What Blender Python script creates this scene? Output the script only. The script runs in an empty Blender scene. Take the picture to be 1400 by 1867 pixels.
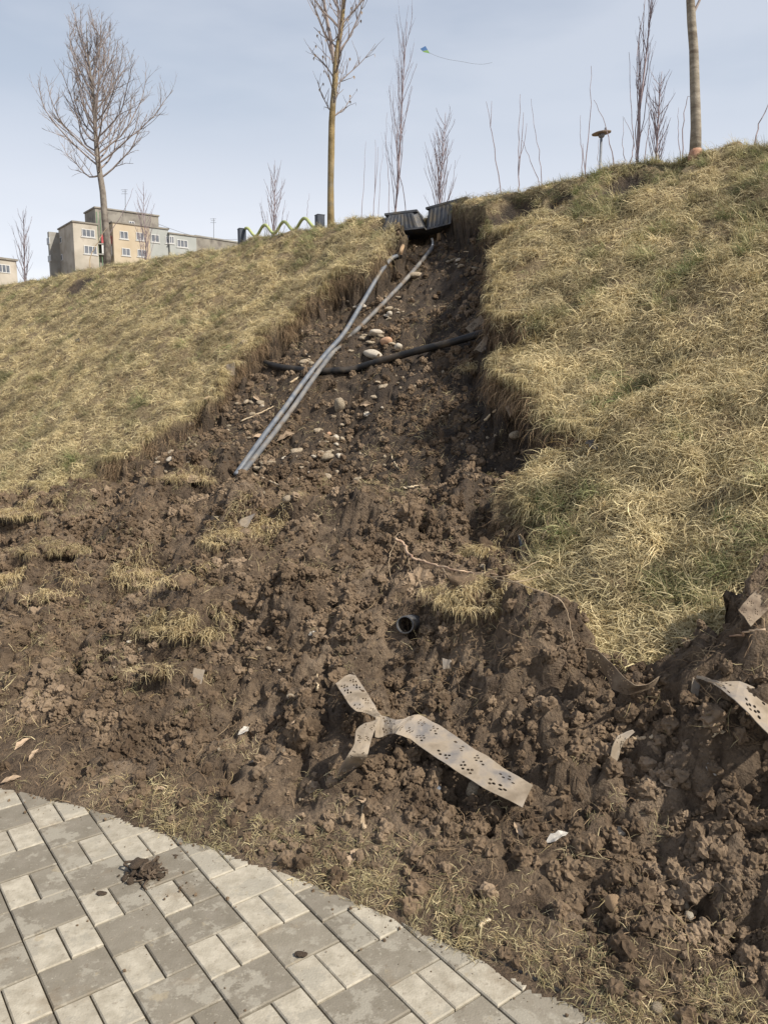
import bpy, bmesh, math, random
import numpy as np
from mathutils import Vector, Matrix, geometry, Euler
random.seed(7); RNG = np.random.default_rng(11)
R = math.radians

# ------------------------------------------------------------------ camera, sky, sun, exposure
SC = bpy.context.scene
COL = SC.collection
EYE = 1.6; PITCH = R(8.8); FPX = 1440.0; PW, PH = 1400.0, 1867.0
cam = bpy.data.cameras.new('camera'); cam.sensor_fit = 'VERTICAL'; cam.sensor_height = 36
cam.lens = 36 * FPX / PH; cam.clip_start = .05; cam.clip_end = 3000
camo = bpy.data.objects.new('camera', cam); COL.objects.link(camo)
camo.location = (0, 0, EYE); camo.rotation_euler = (R(90) - PITCH, 0, 0)
SC.camera = camo

SUN_EL, SUN_AZ = R(45), R(120)          # azimuth measured clockwise from +Y (the way the camera looks)
wd = bpy.data.worlds.new('World'); SC.world = wd; wd.use_nodes = True
nt = wd.node_tree; N = nt.nodes; L = nt.links; N.clear()
sky = N.new('ShaderNodeTexSky'); sky.sky_type = 'NISHITA'; sky.sun_disc = False
sky.sun_elevation = SUN_EL; sky.sun_rotation = SUN_AZ; sky.air_density = 1.0; sky.dust_density = 2.0; sky.altitude = 400
bgs = N.new('ShaderNodeBackground'); bgs.inputs[1].default_value = .11
# thin high cloud in front of the clear sky: pale, whiter towards the horizon, streaky
tc = N.new('ShaderNodeTexCoord'); sep = N.new('ShaderNodeSeparateXYZ'); L.new(tc.outputs['Generated'], sep.inputs[0])
mp = N.new('ShaderNodeMapping'); mp.inputs['Scale'].default_value = (1.6, 1.6, 6.0); L.new(tc.outputs['Generated'], mp.inputs[0])
mp.inputs['Rotation'].default_value = (0, R(16), 0)
nz = N.new('ShaderNodeTexNoise'); nz.inputs['Scale'].default_value = 1.7; nz.inputs['Detail'].default_value = 5; nz.inputs['Roughness'].default_value = .5
L.new(mp.outputs[0], nz.inputs['Vector'])
cr = N.new('ShaderNodeMapRange'); cr.inputs[1].default_value = .38; cr.inputs[2].default_value = .66
L.new(nz.outputs[0], cr.inputs[0])
el = N.new('ShaderNodeMapRange'); el.inputs[1].default_value = .12; el.inputs[2].default_value = .66; el.inputs[3].default_value = 0; el.inputs[4].default_value = 1
L.new(sep.outputs[2], el.inputs[0])
ramp = N.new('ShaderNodeValToRGB'); L.new(el.outputs[0], ramp.inputs[0])
ramp.color_ramp.elements[0].color = (.87, .86, .885, 1); ramp.color_ramp.elements[1].color = (.258, .300, .405, 1)
e = ramp.color_ramp.elements.new(.38); e.color = (.45, .505, .59, 1)
mixc = N.new('ShaderNodeMixRGB'); mixc.inputs[2].default_value = (.62, .65, .71, 1); L.new(ramp.outputs[0], mixc.inputs[1])
mm = N.new('ShaderNodeMath'); mm.operation = 'MULTIPLY'; mm.inputs[1].default_value = .62; L.new(cr.outputs[0], mm.inputs[0]); L.new(mm.outputs[0], mixc.inputs[0])
bgc = N.new('ShaderNodeBackground'); L.new(mixc.outputs[0], bgc.inputs[0]); bgc.inputs[1].default_value = 1.0
L.new(sky.outputs[0], bgs.inputs[0])
mxs = N.new('ShaderNodeMixShader'); mxs.inputs[0].default_value = .82
L.new(bgs.outputs[0], mxs.inputs[1]); L.new(bgc.outputs[0], mxs.inputs[2])
wo = N.new('ShaderNodeOutputWorld'); L.new(mxs.outputs[0], wo.inputs[0])

sl = bpy.data.lights.new('sun', 'SUN'); sl.energy = 5.0; sl.angle = R(1.1); sl.color = (1, .93, .82)
so = bpy.data.objects.new('sun', sl); COL.objects.link(so)
sd_ = Vector((math.sin(SUN_AZ) * math.cos(SUN_EL), math.cos(SUN_AZ) * math.cos(SUN_EL), math.sin(SUN_EL)))
so.rotation_euler = sd_.to_track_quat('Z', 'Y').to_euler(); so.location = (8, -2, 12)
SC.view_settings.view_transform = 'Standard'; SC.view_settings.look = 'None'
SC.view_settings.exposure = 0.36; SC.view_settings.gamma = 1; SC.view_settings.use_curve_mapping = False
SC.cycles.max_bounces = 5; SC.cycles.diffuse_bounces = 2; SC.cycles.transparent_max_bounces = 4

# ------------------------------------------------------------------ materials
def mat(name, c1, c2=None, scale=8, rough=.85, bump=0, bscale=40, detail=6, c3=None, s3=1.5, spec=.25, coord='Object', lo=.35, hi=.65, tone=None, rnd=0, stretch=None):
    m = bpy.data.materials.new(name); m.use_nodes = True; n = m.node_tree.nodes; l = m.node_tree.links
    b = n['Principled BSDF']; b.inputs['Roughness'].default_value = rough; b.inputs['Specular IOR Level'].default_value = spec
    t = n.new('ShaderNodeTexCoord'); src = t.outputs[coord] if coord != 'World' else None
    if coord == 'World':
        g = n.new('ShaderNodeNewGeometry'); src = g.outputs['Position']
    if stretch:
        mpn = n.new('ShaderNodeMapping'); mpn.inputs['Scale'].default_value = stretch; l.new(src, mpn.inputs[0]); src = mpn.outputs[0]
    col = None
    if c2 is None:
        rgb = n.new('ShaderNodeRGB'); rgb.outputs[0].default_value = (*c1, 1); col = rgb.outputs[0]
    else:
        a = n.new('ShaderNodeTexNoise'); a.inputs['Scale'].default_value = scale; a.inputs['Detail'].default_value = detail; l.new(src, a.inputs['Vector'])
        r = n.new('ShaderNodeMapRange'); r.inputs[1].default_value = lo; r.inputs[2].default_value = hi; l.new(a.outputs[0], r.inputs[0])
        x = n.new('ShaderNodeMixRGB'); x.inputs[1].default_value = (*c1, 1); x.inputs[2].default_value = (*c2, 1); l.new(r.outputs[0], x.inputs[0]); col = x.outputs[0]
    if c3 is not None:
        a = n.new('ShaderNodeTexNoise'); a.inputs['Scale'].default_value = s3; a.inputs['Detail'].default_value = 5; l.new(src, a.inputs['Vector'])
        r = n.new('ShaderNodeMapRange'); r.inputs[1].default_value = .5; r.inputs[2].default_value = .68; l.new(a.outputs[0], r.inputs[0])
        x = n.new('ShaderNodeMixRGB'); l.new(col, x.inputs[1]); x.inputs[2].default_value = (*c3, 1); l.new(r.outputs[0], x.inputs[0]); col = x.outputs[0]
    if rnd:
        oi = n.new('ShaderNodeObjectInfo'); r = n.new('ShaderNodeMapRange'); r.inputs[3].default_value = 1 - rnd; r.inputs[4].default_value = 1 + rnd; l.new(oi.outputs['Random'], r.inputs[0])
        x = n.new('ShaderNodeVectorMath'); x.operation = 'SCALE'; l.new(col, x.inputs[0]); l.new(r.outputs[0], x.inputs['Scale']); col = x.outputs[0]
    l.new(col, b.inputs['Base Color'])
    if bump:
        a = n.new('ShaderNodeTexNoise'); a.inputs['Scale'].default_value = bscale; a.inputs['Detail'].default_value = 8; a.inputs['Roughness'].default_value = .65; l.new(src, a.inputs['Vector'])
        bp = n.new('ShaderNodeBump'); bp.inputs['Strength'].default_value = 1; bp.inputs['Distance'].default_value = bump; l.new(a.outputs[0], bp.inputs['Height']); l.new(bp.outputs[0], b.inputs['Normal'])
    return m

M = {}
SOIL1, SOIL2, SOIL3 = (.072, .049, .031), (.170, .121, .078), (.25, .185, .125)
M['soil'] = mat('soil', SOIL1, SOIL2, 5, .9, .012, 55, 9, SOIL3, 2.3, .2, 'World', rnd=0)
M['clod'] = mat('clod', SOIL1, SOIL2, 6, .9, .008, 70, 9, SOIL3, 2.5, .2, 'World', rnd=.18)
M['darkmud'] = mat('dark_mud', (.045, .033, .024), (.11, .08, .055), 30, .75, .004, 60)
M['root'] = mat('root', (.16, .10, .06), (.30, .22, .13), 9, .8, rnd=.3)
M['paleroot'] = mat('pale_root', (.24, .175, .11), (.40, .31, .21), 12, .7, .001, 60)
M['redroot'] = mat('branch_bark', (.30, .19, .13), (.50, .38, .26), 14, .6, .001, 60)
M['bark'] = mat('bark', (.13, .11, .095), (.26, .23, .195), 14, .9, .004, 60)
M['bark_y'] = mat('bark_yellow', (.16, .12, .06), (.32, .24, .12), 9, .9, .006, 50, c3=(.22, .19, .14), s3=5)
M['bark_g'] = mat('bark_grey', (.20, .17, .13), (.34, .30, .24), 10, .85, .005, 45, stretch=(1, 1, 3), c3=(.15, .12, .09), s3=6)
M['twig'] = mat('twig', (.20, .165, .15), (.34, .29, .27), 9, .8)
M['twig_p'] = mat('twig_purplish', (.22, .17, .18), (.34, .28, .29), 9, .8)
M['orange'] = mat('tree_wrap', (.36, .19, .12), (.42, .26, .18), 30, .8, .003)
M['black'] = mat('black_plastic', (.06, .065, .075), (.11, .112, .118), 12, .5, .001, 60, c3=(.14, .12, .09), s3=9)
M['blackd'] = mat('black_rubber', (.014, .014, .015), (.03, .028, .026), 14, .45, .001, 50, c3=(.07, .055, .04), s3=7)
M['grey'] = mat('grey_pipe', (.10, .115, .14), (.18, .19, .205), 16, .55, .001, 40, c3=(.22, .185, .14), s3=5, spec=.4)
M['greym'] = mat('muddy_pipe', (.115, .12, .13), (.215, .20, .18), 12, .6, .001, 40, c3=(.13, .095, .065), s3=9)
M['blue'] = mat('blue_plastic', (.08, .14, .28), (.17, .22, .32), 20, .5)
M['white'] = mat('white_plastic', (.6, .6, .58), (.75, .75, .74), 20, .5)
M['strap_dark'] = mat('mud_caked_strap', (.11, .08, .055), (.22, .17, .12), 13, .8, .004, 50, c3=(.26, .21, .15), s3=9)
M['strap'] = mat('muddy_strap', (.20, .16, .115), (.39, .325, .25), 9, .8, .002, 70, c3=(.15, .14, .135), s3=9)
M['stone'] = mat('pale_stone', (.30, .24, .165), (.47, .40, .30), 16, .85, .006, 30, c3=(.16, .11, .07), s3=7, rnd=.2)
M['stone_o'] = mat('orange_stone', (.42, .24, .14), (.5, .33, .22), 16, .85, .004, 30)
M['stone_w'] = mat('white_stone', (.40, .35, .28), (.56, .50, .41), 16, .85, .004, 30)
M['brickbit'] = mat('brick_fragment', (.34, .22, .13), (.46, .33, .2), 26, .9, .005, 40)
M['leaf'] = mat('dry_leaf', (.26, .18, .115), (.42, .32, .22), 30, .7, rnd=.2)
M['scrap'] = mat('white_scrap', (.34, .315, .275), (.48, .45, .40), 20, .5)
M['bluegrey'] = mat('grey_slate', (.10, .115, .135), (.15, .16, .18), 20, .6)
M['wood'] = mat('weathered_wood', (.40, .30, .19), (.58, .48, .33), 20, .8, .002, 30, stretch=(1, 1, .2))
M['post'] = mat('grey_post', (.045, .055, .075), (.07, .08, .1), 20, .6)
M['wave'] = mat('lime_rail', (.34, .38, .15), (.40, .44, .20), 20, .5)
M['steel'] = mat('lamp_steel', (.16, .17, .19), (.2, .21, .23), 20, .5)
M['lampd'] = mat('lamp_underside', (.16, .13, .10), (.24, .19, .15), 12, .6)
M['sand'] = mat('joint_sand', (.16, .13, .09), (.28, .23, .17), 30, .95, .003, 80)

def grass_mat(name, a, b, g, trans=.25):
    m = bpy.data.materials.new(name); m.use_nodes = True; n = m.node_tree.nodes; l = m.node_tree.links
    p = n['Principled BSDF']; p.inputs['Roughness'].default_value = .6; p.inputs['Specular IOR Level'].default_value = .2
    at = n.new('ShaderNodeAttribute'); at.attribute_name = 'blade'                      # per blade
    ti = n.new('ShaderNodeAttribute'); ti.attribute_type = 'INSTANCER'; ti.attribute_name = 'tint'
    x = n.new('ShaderNodeMixRGB'); x.inputs[1].default_value = (*a, 1); x.inputs[2].default_value = (*b, 1); l.new(at.outputs['Fac'], x.inputs[0])
    y = n.new('ShaderNodeMixRGB'); y.inputs[2].default_value = (*g, 1); l.new(x.outputs[0], y.inputs[1]); l.new(ti.outputs['Fac'], y.inputs[0])
    oi = n.new('ShaderNodeObjectInfo'); r0 = n.new('ShaderNodeMapRange'); r0.inputs[3].default_value = .72; r0.inputs[4].default_value = 1.22; l.new(oi.outputs['Random'], r0.inputs[0])
    vv = n.new('ShaderNodeAttribute'); vv.attribute_type = 'INSTANCER'; vv.attribute_name = 'age'; q1 = n.new('ShaderNodeMath'); q1.operation = 'MULTIPLY_ADD'; q1.inputs[1].default_value = -.48; q1.inputs[2].default_value = 1.0; l.new(vv.outputs['Fac'], q1.inputs[0])
    r = n.new('ShaderNodeMath'); r.operation = 'MULTIPLY'; l.new(r0.outputs[0], r.inputs[0]); l.new(q1.outputs[0], r.inputs[1])
    v = n.new('ShaderNodeVectorMath'); v.operation = 'SCALE'; l.new(y.outputs[0], v.inputs[0]); l.new(r.outputs[0], v.inputs['Scale'])
    l.new(v.outputs[0], p.inputs['Base Color'])
    tr = n.new('ShaderNodeBsdfTranslucent'); l.new(v.outputs[0], tr.inputs[0])
    ms = n.new('ShaderNodeMixShader'); ms.inputs[0].default_value = trans; l.new(p.outputs[0], ms.inputs[1]); l.new(tr.outputs[0], ms.inputs[2])
    l.new(ms.outputs[0], n['Material Output'].inputs[0])
    return m
M['grass'] = grass_mat('dry_grass', (.30, .215, .10), (.90, .765, .465), (.21, .24, .10), .3)

def paving_mat():
    m = bpy.data.materials.new('paving'); m.use_nodes = True; n = m.node_tree.nodes; l = m.node_tree.links
    b = n['Principled BSDF']; b.inputs['Roughness'].default_value = .8; b.inputs['Specular IOR Level'].default_value = .25
    g = n.new('ShaderNodeNewGeometry')
    def noise(s, d, lo, hi, seed=0, ro=.6):
        mp = n.new('ShaderNodeMapping'); mp.inputs['Location'].default_value = (seed, seed * 1.7, 0); l.new(g.outputs['Position'], mp.inputs[0])
        a = n.new('ShaderNodeTexNoise'); a.inputs['Scale'].default_value = s; a.inputs['Detail'].default_value = d; a.inputs['Roughness'].default_value = ro; l.new(mp.outputs[0], a.inputs['Vector'])
        r = n.new('ShaderNodeMapRange'); r.inputs[1].default_value = lo; r.inputs[2].default_value = hi; l.new(a.outputs[0], r.inputs[0]); return r.outputs[0]
    def mix(f, c1, c2, k=1):
        x = n.new('ShaderNodeMixRGB')
        for i, c in ((1, c1), (2, c2)):
            if isinstance(c, tuple): x.inputs[i].default_value = (*c, 1)
            else: l.new(c, x.inputs[i])
        if k != 1:
            q = n.new('ShaderNodeMath'); q.operation = 'MULTIPLY'; q.inputs[1].default_value = k; l.new(f, q.inputs[0]); f = q.outputs[0]
        l.new(f, x.inputs[0]); return x.outputs[0]
    at = n.new('ShaderNodeAttribute'); at.attribute_name = 'tone'
    light = mix(noise(22, 9, .35, .65), (.29, .258, .20), (.42, .38, .305))
    dark = mix(noise(16, 9, .35, .65, 3), (.165, .145, .112), (.205, .182, .145))
    c = mix(at.outputs['Fac'], light, dark)
    # worn pale patches with crisp ragged edges on the dark blocks; damp darker ones on the light blocks
    c = mix(noise(7, 10, .52, .56, 9, .68), c, (.29, .265, .215), .8)
    c = mix(noise(14, 10, .61, .66, 15, .7), c, (.30, .25, .17), .6)
    c = mix(noise(70, 4, .62, .70, 21), c, (.40, .37, .30), .5)
    c = mix(noise(5, 8, .58, .72, 30), c, (.19, .145, .095), .75)
    c = mix(noise(45, 6, .60, .68, 41), c, (.13, .10, .07), .45)
    l.new(c, b.inputs['Base Color'])
    a = n.new('ShaderNodeTexNoise'); a.inputs['Scale'].default_value = 160; a.inputs['Detail'].default_value = 6; l.new(g.outputs['Position'], a.inputs['Vector'])
    bp = n.new('ShaderNodeBump'); bp.inputs['Distance'].default_value = .0016; l.new(a.outputs[0], bp.inputs['Height']); l.new(bp.outputs[0], b.inputs['Normal'])
    return m
M['paving'] = paving_mat()

def ground_mat():
    m = bpy.data.materials.new('ground'); m.use_nodes = True; n = m.node_tree.nodes; l = m.node_tree.links
    b = n['Principled BSDF']; b.inputs['Roughness'].default_value = .72; b.inputs['Specular IOR Level'].default_value = .3
    g = n.new('ShaderNodeNewGeometry')
    def noise(s, d=8, lo=.35, hi=.65, seed=0.):
        mp = n.new('ShaderNodeMapping'); mp.inputs['Location'].default_value = (seed, seed, seed); l.new(g.outputs['Position'], mp.inputs[0])
        a = n.new('ShaderNodeTexNoise'); a.inputs['Scale'].default_value = s; a.inputs['Detail'].default_value = d; a.inputs['Roughness'].default_value = .62; l.new(mp.outputs[0], a.inputs['Vector'])
        r = n.new('ShaderNodeMapRange'); r.inputs[1].default_value = lo; r.inputs[2].default_value = hi; l.new(a.outputs[0], r.inputs[0]); return r.outputs[0], a.outputs[0]
    def mix(f, c1, c2):
        x = n.new('ShaderNodeMixRGB')
        for i, c in ((1, c1), (2, c2)):
            if isinstance(c, tuple): x.inputs[i].default_value = (*c, 1)
            else: l.new(c, x.inputs[i])
        l.new(f, x.inputs[0]); return x.outputs[0]
    soil = mix(noise(6)[0], SOIL1, SOIL2); soil = mix(noise(2.3, 8, .48, .68, 4)[0], soil, SOIL3)
    soil = mix(noise(28, 8, .5, .72, 9)[0], soil, (.048, .031, .019))
    fresh = mix(noise(7, 8, .4, .65, 13)[0], (.034, .025, .018), (.088, .062, .040))       # freshly exposed damp soil of the scar
    fa = n.new('ShaderNodeAttribute'); fa.attribute_name = 'fresh'
    soil = mix(fa.outputs['Fac'], soil, fresh)
    thatch = mix(noise(30)[0], (.11, .078, .042), (.27, .205, .115))
    ma = n.new('ShaderNodeAttribute'); ma.attribute_name = 'mud'
    c = mix(ma.outputs['Fac'], thatch, soil); l.new(c, b.inputs['Base Color'])
    a = noise(62, 10)[1]
    bp = n.new('ShaderNodeBump'); bp.inputs['Distance'].default_value = .032; l.new(a, bp.inputs['Height']); l.new(bp.outputs[0], b.inputs['Normal'])
    return m
M['ground'] = ground_mat()

# ------------------------------------------------------------------ naming helpers
def tag(o, label=None, cat=None, group=None, kind=None):
    if label: o['label'] = label
    if cat: o['category'] = cat
    if group: o['group'] = group
    if kind: o['kind'] = kind
    return o
def empty(name, loc, rz=0):
    o = bpy.data.objects.new(name, None); COL.objects.link(o); o.location = loc; o.rotation_euler = (0, 0, rz); o.empty_display_size = .1; return o
def link(name, me, m=None, parent=None, smooth=False):
    if m is not None and not me.materials: me.materials.append(m)
    if smooth: me.polygons.foreach_set('use_smooth', [True] * len(me.polygons))
    o = bpy.data.objects.new(name, me); COL.objects.link(o)
    if parent:
        o.parent = parent; o.matrix_parent_inverse = Matrix.Identity(4)
    return o
def mesh(name, V, F):
    me = bpy.data.meshes.new(name); me.from_pydata([tuple(v) for v in V], [], F); me.update(); return me

class MB:
    def __init__(s): s.V = []; s.F = []
    def box(s, c, size, rz=0, rot=None):
        n = len(s.V); mt = rot if rot is not None else Matrix.Rotation(rz, 3, 'Z')
        for dx in (-.5, .5):
            for dy in (-.5, .5):
                for dz in (-.5, .5): s.V.append(Vector(c) + mt @ Vector((dx * size[0], dy * size[1], dz * size[2])))
        for f in ((0, 1, 3, 2), (4, 6, 7, 5), (0, 4, 5, 1), (2, 3, 7, 6), (0, 2, 6, 4), (1, 5, 7, 3)): s.F.append(tuple(n + i for i in f))
    def tube(s, pts, rad, sides=6, cap=True):
        pts = [Vector(p) for p in pts]; n0 = len(s.V)
        if not hasattr(rad, '__len__'): rad = [rad] * len(pts)
        ref = None
        for i, p in enumerate(pts):
            d = (pts[min(i + 1, len(pts) - 1)] - pts[max(i - 1, 0)])
            if d.length < 1e-9: d = Vector((0, 0, 1))
            d.normalize()
            if ref is None: ref = d.orthogonal().normalized()
            ref = (ref - d * ref.dot(d))
            if ref.length < 1e-6: ref = d.orthogonal()
            ref.normalize(); b = d.cross(ref)
            for k in range(sides):
                a = 2 * math.pi * k / sides; s.V.append(p + (ref * math.cos(a) + b * math.sin(a)) * rad[i])
        for i in range(len(pts) - 1):
            for k in range(sides):
                a = n0 + i * sides + k; b2 = n0 + i * sides + (k + 1) % sides
                s.F.append((a, b2, b2 + sides, a + sides))
        if cap:
            s.F.append(tuple(n0 + k for k in reversed(range(sides)))); m0 = n0 + (len(pts) - 1) * sides; s.F.append(tuple(m0 + k for k in range(sides)))
    def build(s, name, m, parent=None, smooth=False): return link(name, mesh(name, s.V, s.F), m, parent, smooth)

# ------------------------------------------------------------------ noise
def _h(ix, iy, seed):
    h = (ix.astype(np.int64) * 374761393 + iy.astype(np.int64) * 668265263 + seed * 974634777) & 0xffffffff
    h = ((h ^ (h >> 13)) * 1274126177) & 0xffffffff
    h = ((h ^ (h >> 16)) * 2246822519) & 0xffffffff
    return ((h ^ (h >> 15)) & 0xffffff) / float(0x1000000)
def perlin(x, y, seed=0):
    xi = np.floor(x); yi = np.floor(y); fx = x - xi; fy = y - yi
    u = fx * fx * fx * (fx * (fx * 6 - 15) + 10); v = fy * fy * fy * (fy * (fy * 6 - 15) + 10)
    def g(dx, dy):
        a = _h(xi + dx, yi + dy, seed) * 2 * np.pi
        return np.cos(a) * (fx - dx) + np.sin(a) * (fy - dy)
    return ((g(0, 0) * (1 - u) + g(1, 0) * u) * (1 - v) + (g(0, 1) * (1 - u) + g(1, 1) * u) * v) * 1.5
def fbm(x, y, o=4, seed=0, gain=.5):
    r = 0; a = 1
    for i in range(o): r = r + a * perlin(x * 2 ** i + 13.7 * i, y * 2 ** i + 7.1 * i, seed + i); a *= gain
    return r
def clods(x, y, seed=0):
    """rounded lumps of differing height with creases between them (0..1)"""
    xi = np.floor(x); yi = np.floor(y); best = np.full(x.shape, 9.); amp = np.zeros(x.shape)
    for dx in (-1, 0, 1):
        for dy in (-1, 0, 1):
            cx = xi + dx; cy = yi + dy
            d = (cx + .15 + .7 * _h(cx, cy, seed) - x) ** 2 + (cy + .15 + .7 * _h(cx, cy, seed + 1) - y) ** 2
            m = d < best; best = np.where(m, d, best); amp = np.where(m, _h(cx, cy, seed + 2), amp)
    return np.sqrt(np.clip(1 - best / .75, 0, 1)) * (.3 + .7 * amp)
def ss(a, b, x): t = np.clip((x - a) / (b - a), 0, 1); return t * t * (3 - 2 * t)

# ------------------------------------------------------------------ the lie of the land
NX, NY = .623, .782                       # uphill direction of the embankment
def hill(x, y):
    s = NX * x + NY * y; t = -NY * x + NX * y
    c = 6.93 + .10 * np.sin(t * .45 + .6) + .10 * perlin(t * .8, t * 0, 77) 
    k = .735; top = 3.47 + .02 * (s - c) + .10 * ss(.3, 2.6, x) - .075 * ss(-.2, -1.8, x)
    r = (s - (c - 3.47 / k)) * k
    a = .16                                # soft toe
    low = .5 * (r + np.sqrt(r * r + a * a)) - .02
    b = .10; d = top - low
    return low + .5 * (d - np.sqrt(d * d + b * b)) 
def ray(px, py):
    u = (px - PW / 2) / FPX; v = (PH / 2 - py) / FPX
    return np.array([u, math.cos(PITCH) + v * math.sin(PITCH), -math.sin(PITCH) + v * math.cos(PITCH)])
def project(P):
    P = np.asarray(P); y = P[..., 1] * math.cos(PITCH) - (P[..., 2] - EYE) * math.sin(PITCH)
    z = P[..., 1] * math.sin(PITCH) + (P[..., 2] - EYE) * math.cos(PITCH); y = np.maximum(y, .05)
    return PW / 2 + P[..., 0] / y * FPX, PH / 2 - z / y * FPX
def march(px, py, f, tmax=16.):
    d = ray(px, py); t = np.linspace(1.0, tmax, 3000); x = d[0] * t; y = d[1] * t; z = EYE + d[2] * t
    g = z - f(x, y); i = np.argmax(g < 0)
    if g[i] >= 0: i = int(np.argmin(g))
    return x[i], y[i]
def at(px, py, y=None, z=None):
    """the point of the world seen at a pixel of the photograph, at depth y or height z"""
    d = ray(px, py); t = (y / d[1]) if y is not None else (z - EYE) / d[2]
    return Vector((d[0] * t, d[1] * t, EYE + d[2] * t))

left_edge = [(700, 436), (688, 462), (662, 478), (640, 492), (612, 500), (590, 516), (572, 538), (548, 546), (515, 574), (500, 596), (480, 598), (462, 622), (440, 640),
             (425, 655), (398, 682), (380, 715), (340, 738), (318, 764), (260, 800), (222, 834), (196, 842), (165, 872), (130, 884), (98, 902), (88, 880), (40, 872), (-20, 905), (-120, 940), (-400, 990)]
right_edge = [(1760, 1040), (1500, 1060), (1400, 1068), (1350, 1110), (1325, 1140), (1290, 1165), (1262, 1208), (1190, 1222), (1120, 1200), (1060, 1182), (1010, 1150), (965, 1105),
              (962, 1060), (985, 1010), (1000, 950), (985, 918), (957, 892), (962, 856), (1000, 820), (1072, 800), (1030, 768), (962, 737), (900, 698), (884, 668), (905, 645),
              (990, 612), (988, 588), (900, 580), (882, 560), (886, 520), (890, 482), (897, 450), (912, 420), (893, 400), (876, 392), (868, 392)]
right_edge = [(x_ + (34 if y_ < 800 else 16 if y_ < 1120 else 0), y_) for x_, y_ in right_edge]
scar = [march(p[0], p[1], hill) for p in left_edge] + [(-9., 6.), (-8., -2.), (2., -4.), (7., -3.)] + [march(p[0], p[1], hill) for p in right_edge]
scar += [tuple(at(800, 400, y=9.05)[:2]), tuple(at(730, 400, y=9.25)[:2])]
SP = np.array(scar)
PE = [(-7.5, 3.5), (-3.2, 3.42), (-2.2, 3.24), (-1.654, 3.055), (-1.564, 3.009), (-1.425, 2.945), (-1.151, 2.859), (-.956, 2.765), (-.736, 2.655), (-.37, 2.46), (-.069, 2.27),
      (.066, 2.178), (.262, 2.035), (.482, 1.875), (.67, 1.72), (1.2, 1.2), (1.7, .5), (2.0, -.5), (2.1, -3)]
_pe = []                                                  # round the curved edge off
for i in range(len(PE) - 1):
    q = [np.array(PE[min(max(i + k, 0), len(PE) - 1)]) for k in (-1, 0, 1, 2)]
    for t in (0, .25, .5, .75): _pe.append(tuple(.5 * ((2 * q[1]) + (q[2] - q[0]) * t + (2 * q[0] - 5 * q[1] + 4 * q[2] - q[3]) * t * t + (3 * q[1] - q[0] - 3 * q[2] + q[3]) * t ** 3)))
_pe.append(PE[-1]); _sm = [np.array(p) for p in _pe]
for _ in range(14): _sm = [_sm[0]] + [(_sm[i - 1] + 2 * _sm[i] + _sm[i + 1]) / 4 for i in range(1, len(_sm) - 1)] + [_sm[-1]]
_hull = [_sm[0]]                                             # keep the convex outline only, so that every block is cut cleanly
for p in _sm[1:]:
    while len(_hull) > 1 and (_hull[-1][0] - _hull[-2][0]) * (p[1] - _hull[-2][1]) - (_hull[-1][1] - _hull[-2][1]) * (p[0] - _hull[-2][0]) >= 0: _hull.pop()
    _hull.append(p)
PE = [tuple(p) for p in _hull]
PATH = np.array(PE + [(-7.5, -3)])
def sdf(poly, x, y):
    sh = x.shape; x = x.ravel(); y = y.ravel(); d = np.full(x.shape, 1e9); ins = np.zeros(x.shape, bool)
    for i in range(len(poly)):
        ax, ay = poly[i]; bx, by = poly[(i + 1) % len(poly)]
        ex, ey = bx - ax, by - ay; wx, wy = x - ax, y - ay
        t = np.clip((wx * ex + wy * ey) / (ex * ex + ey * ey + 1e-12), 0, 1)
        d = np.minimum(d, (wx - ex * t) ** 2 + (wy - ey * t) ** 2)
        c = ((ay > y) != (by > y)) & (x < (bx - ax) * (y - ay) / ((by - ay) if by != ay else 1e-9) + ax); ins ^= c
    d = np.sqrt(d); return np.where(ins, d, -d).reshape(sh)
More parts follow.
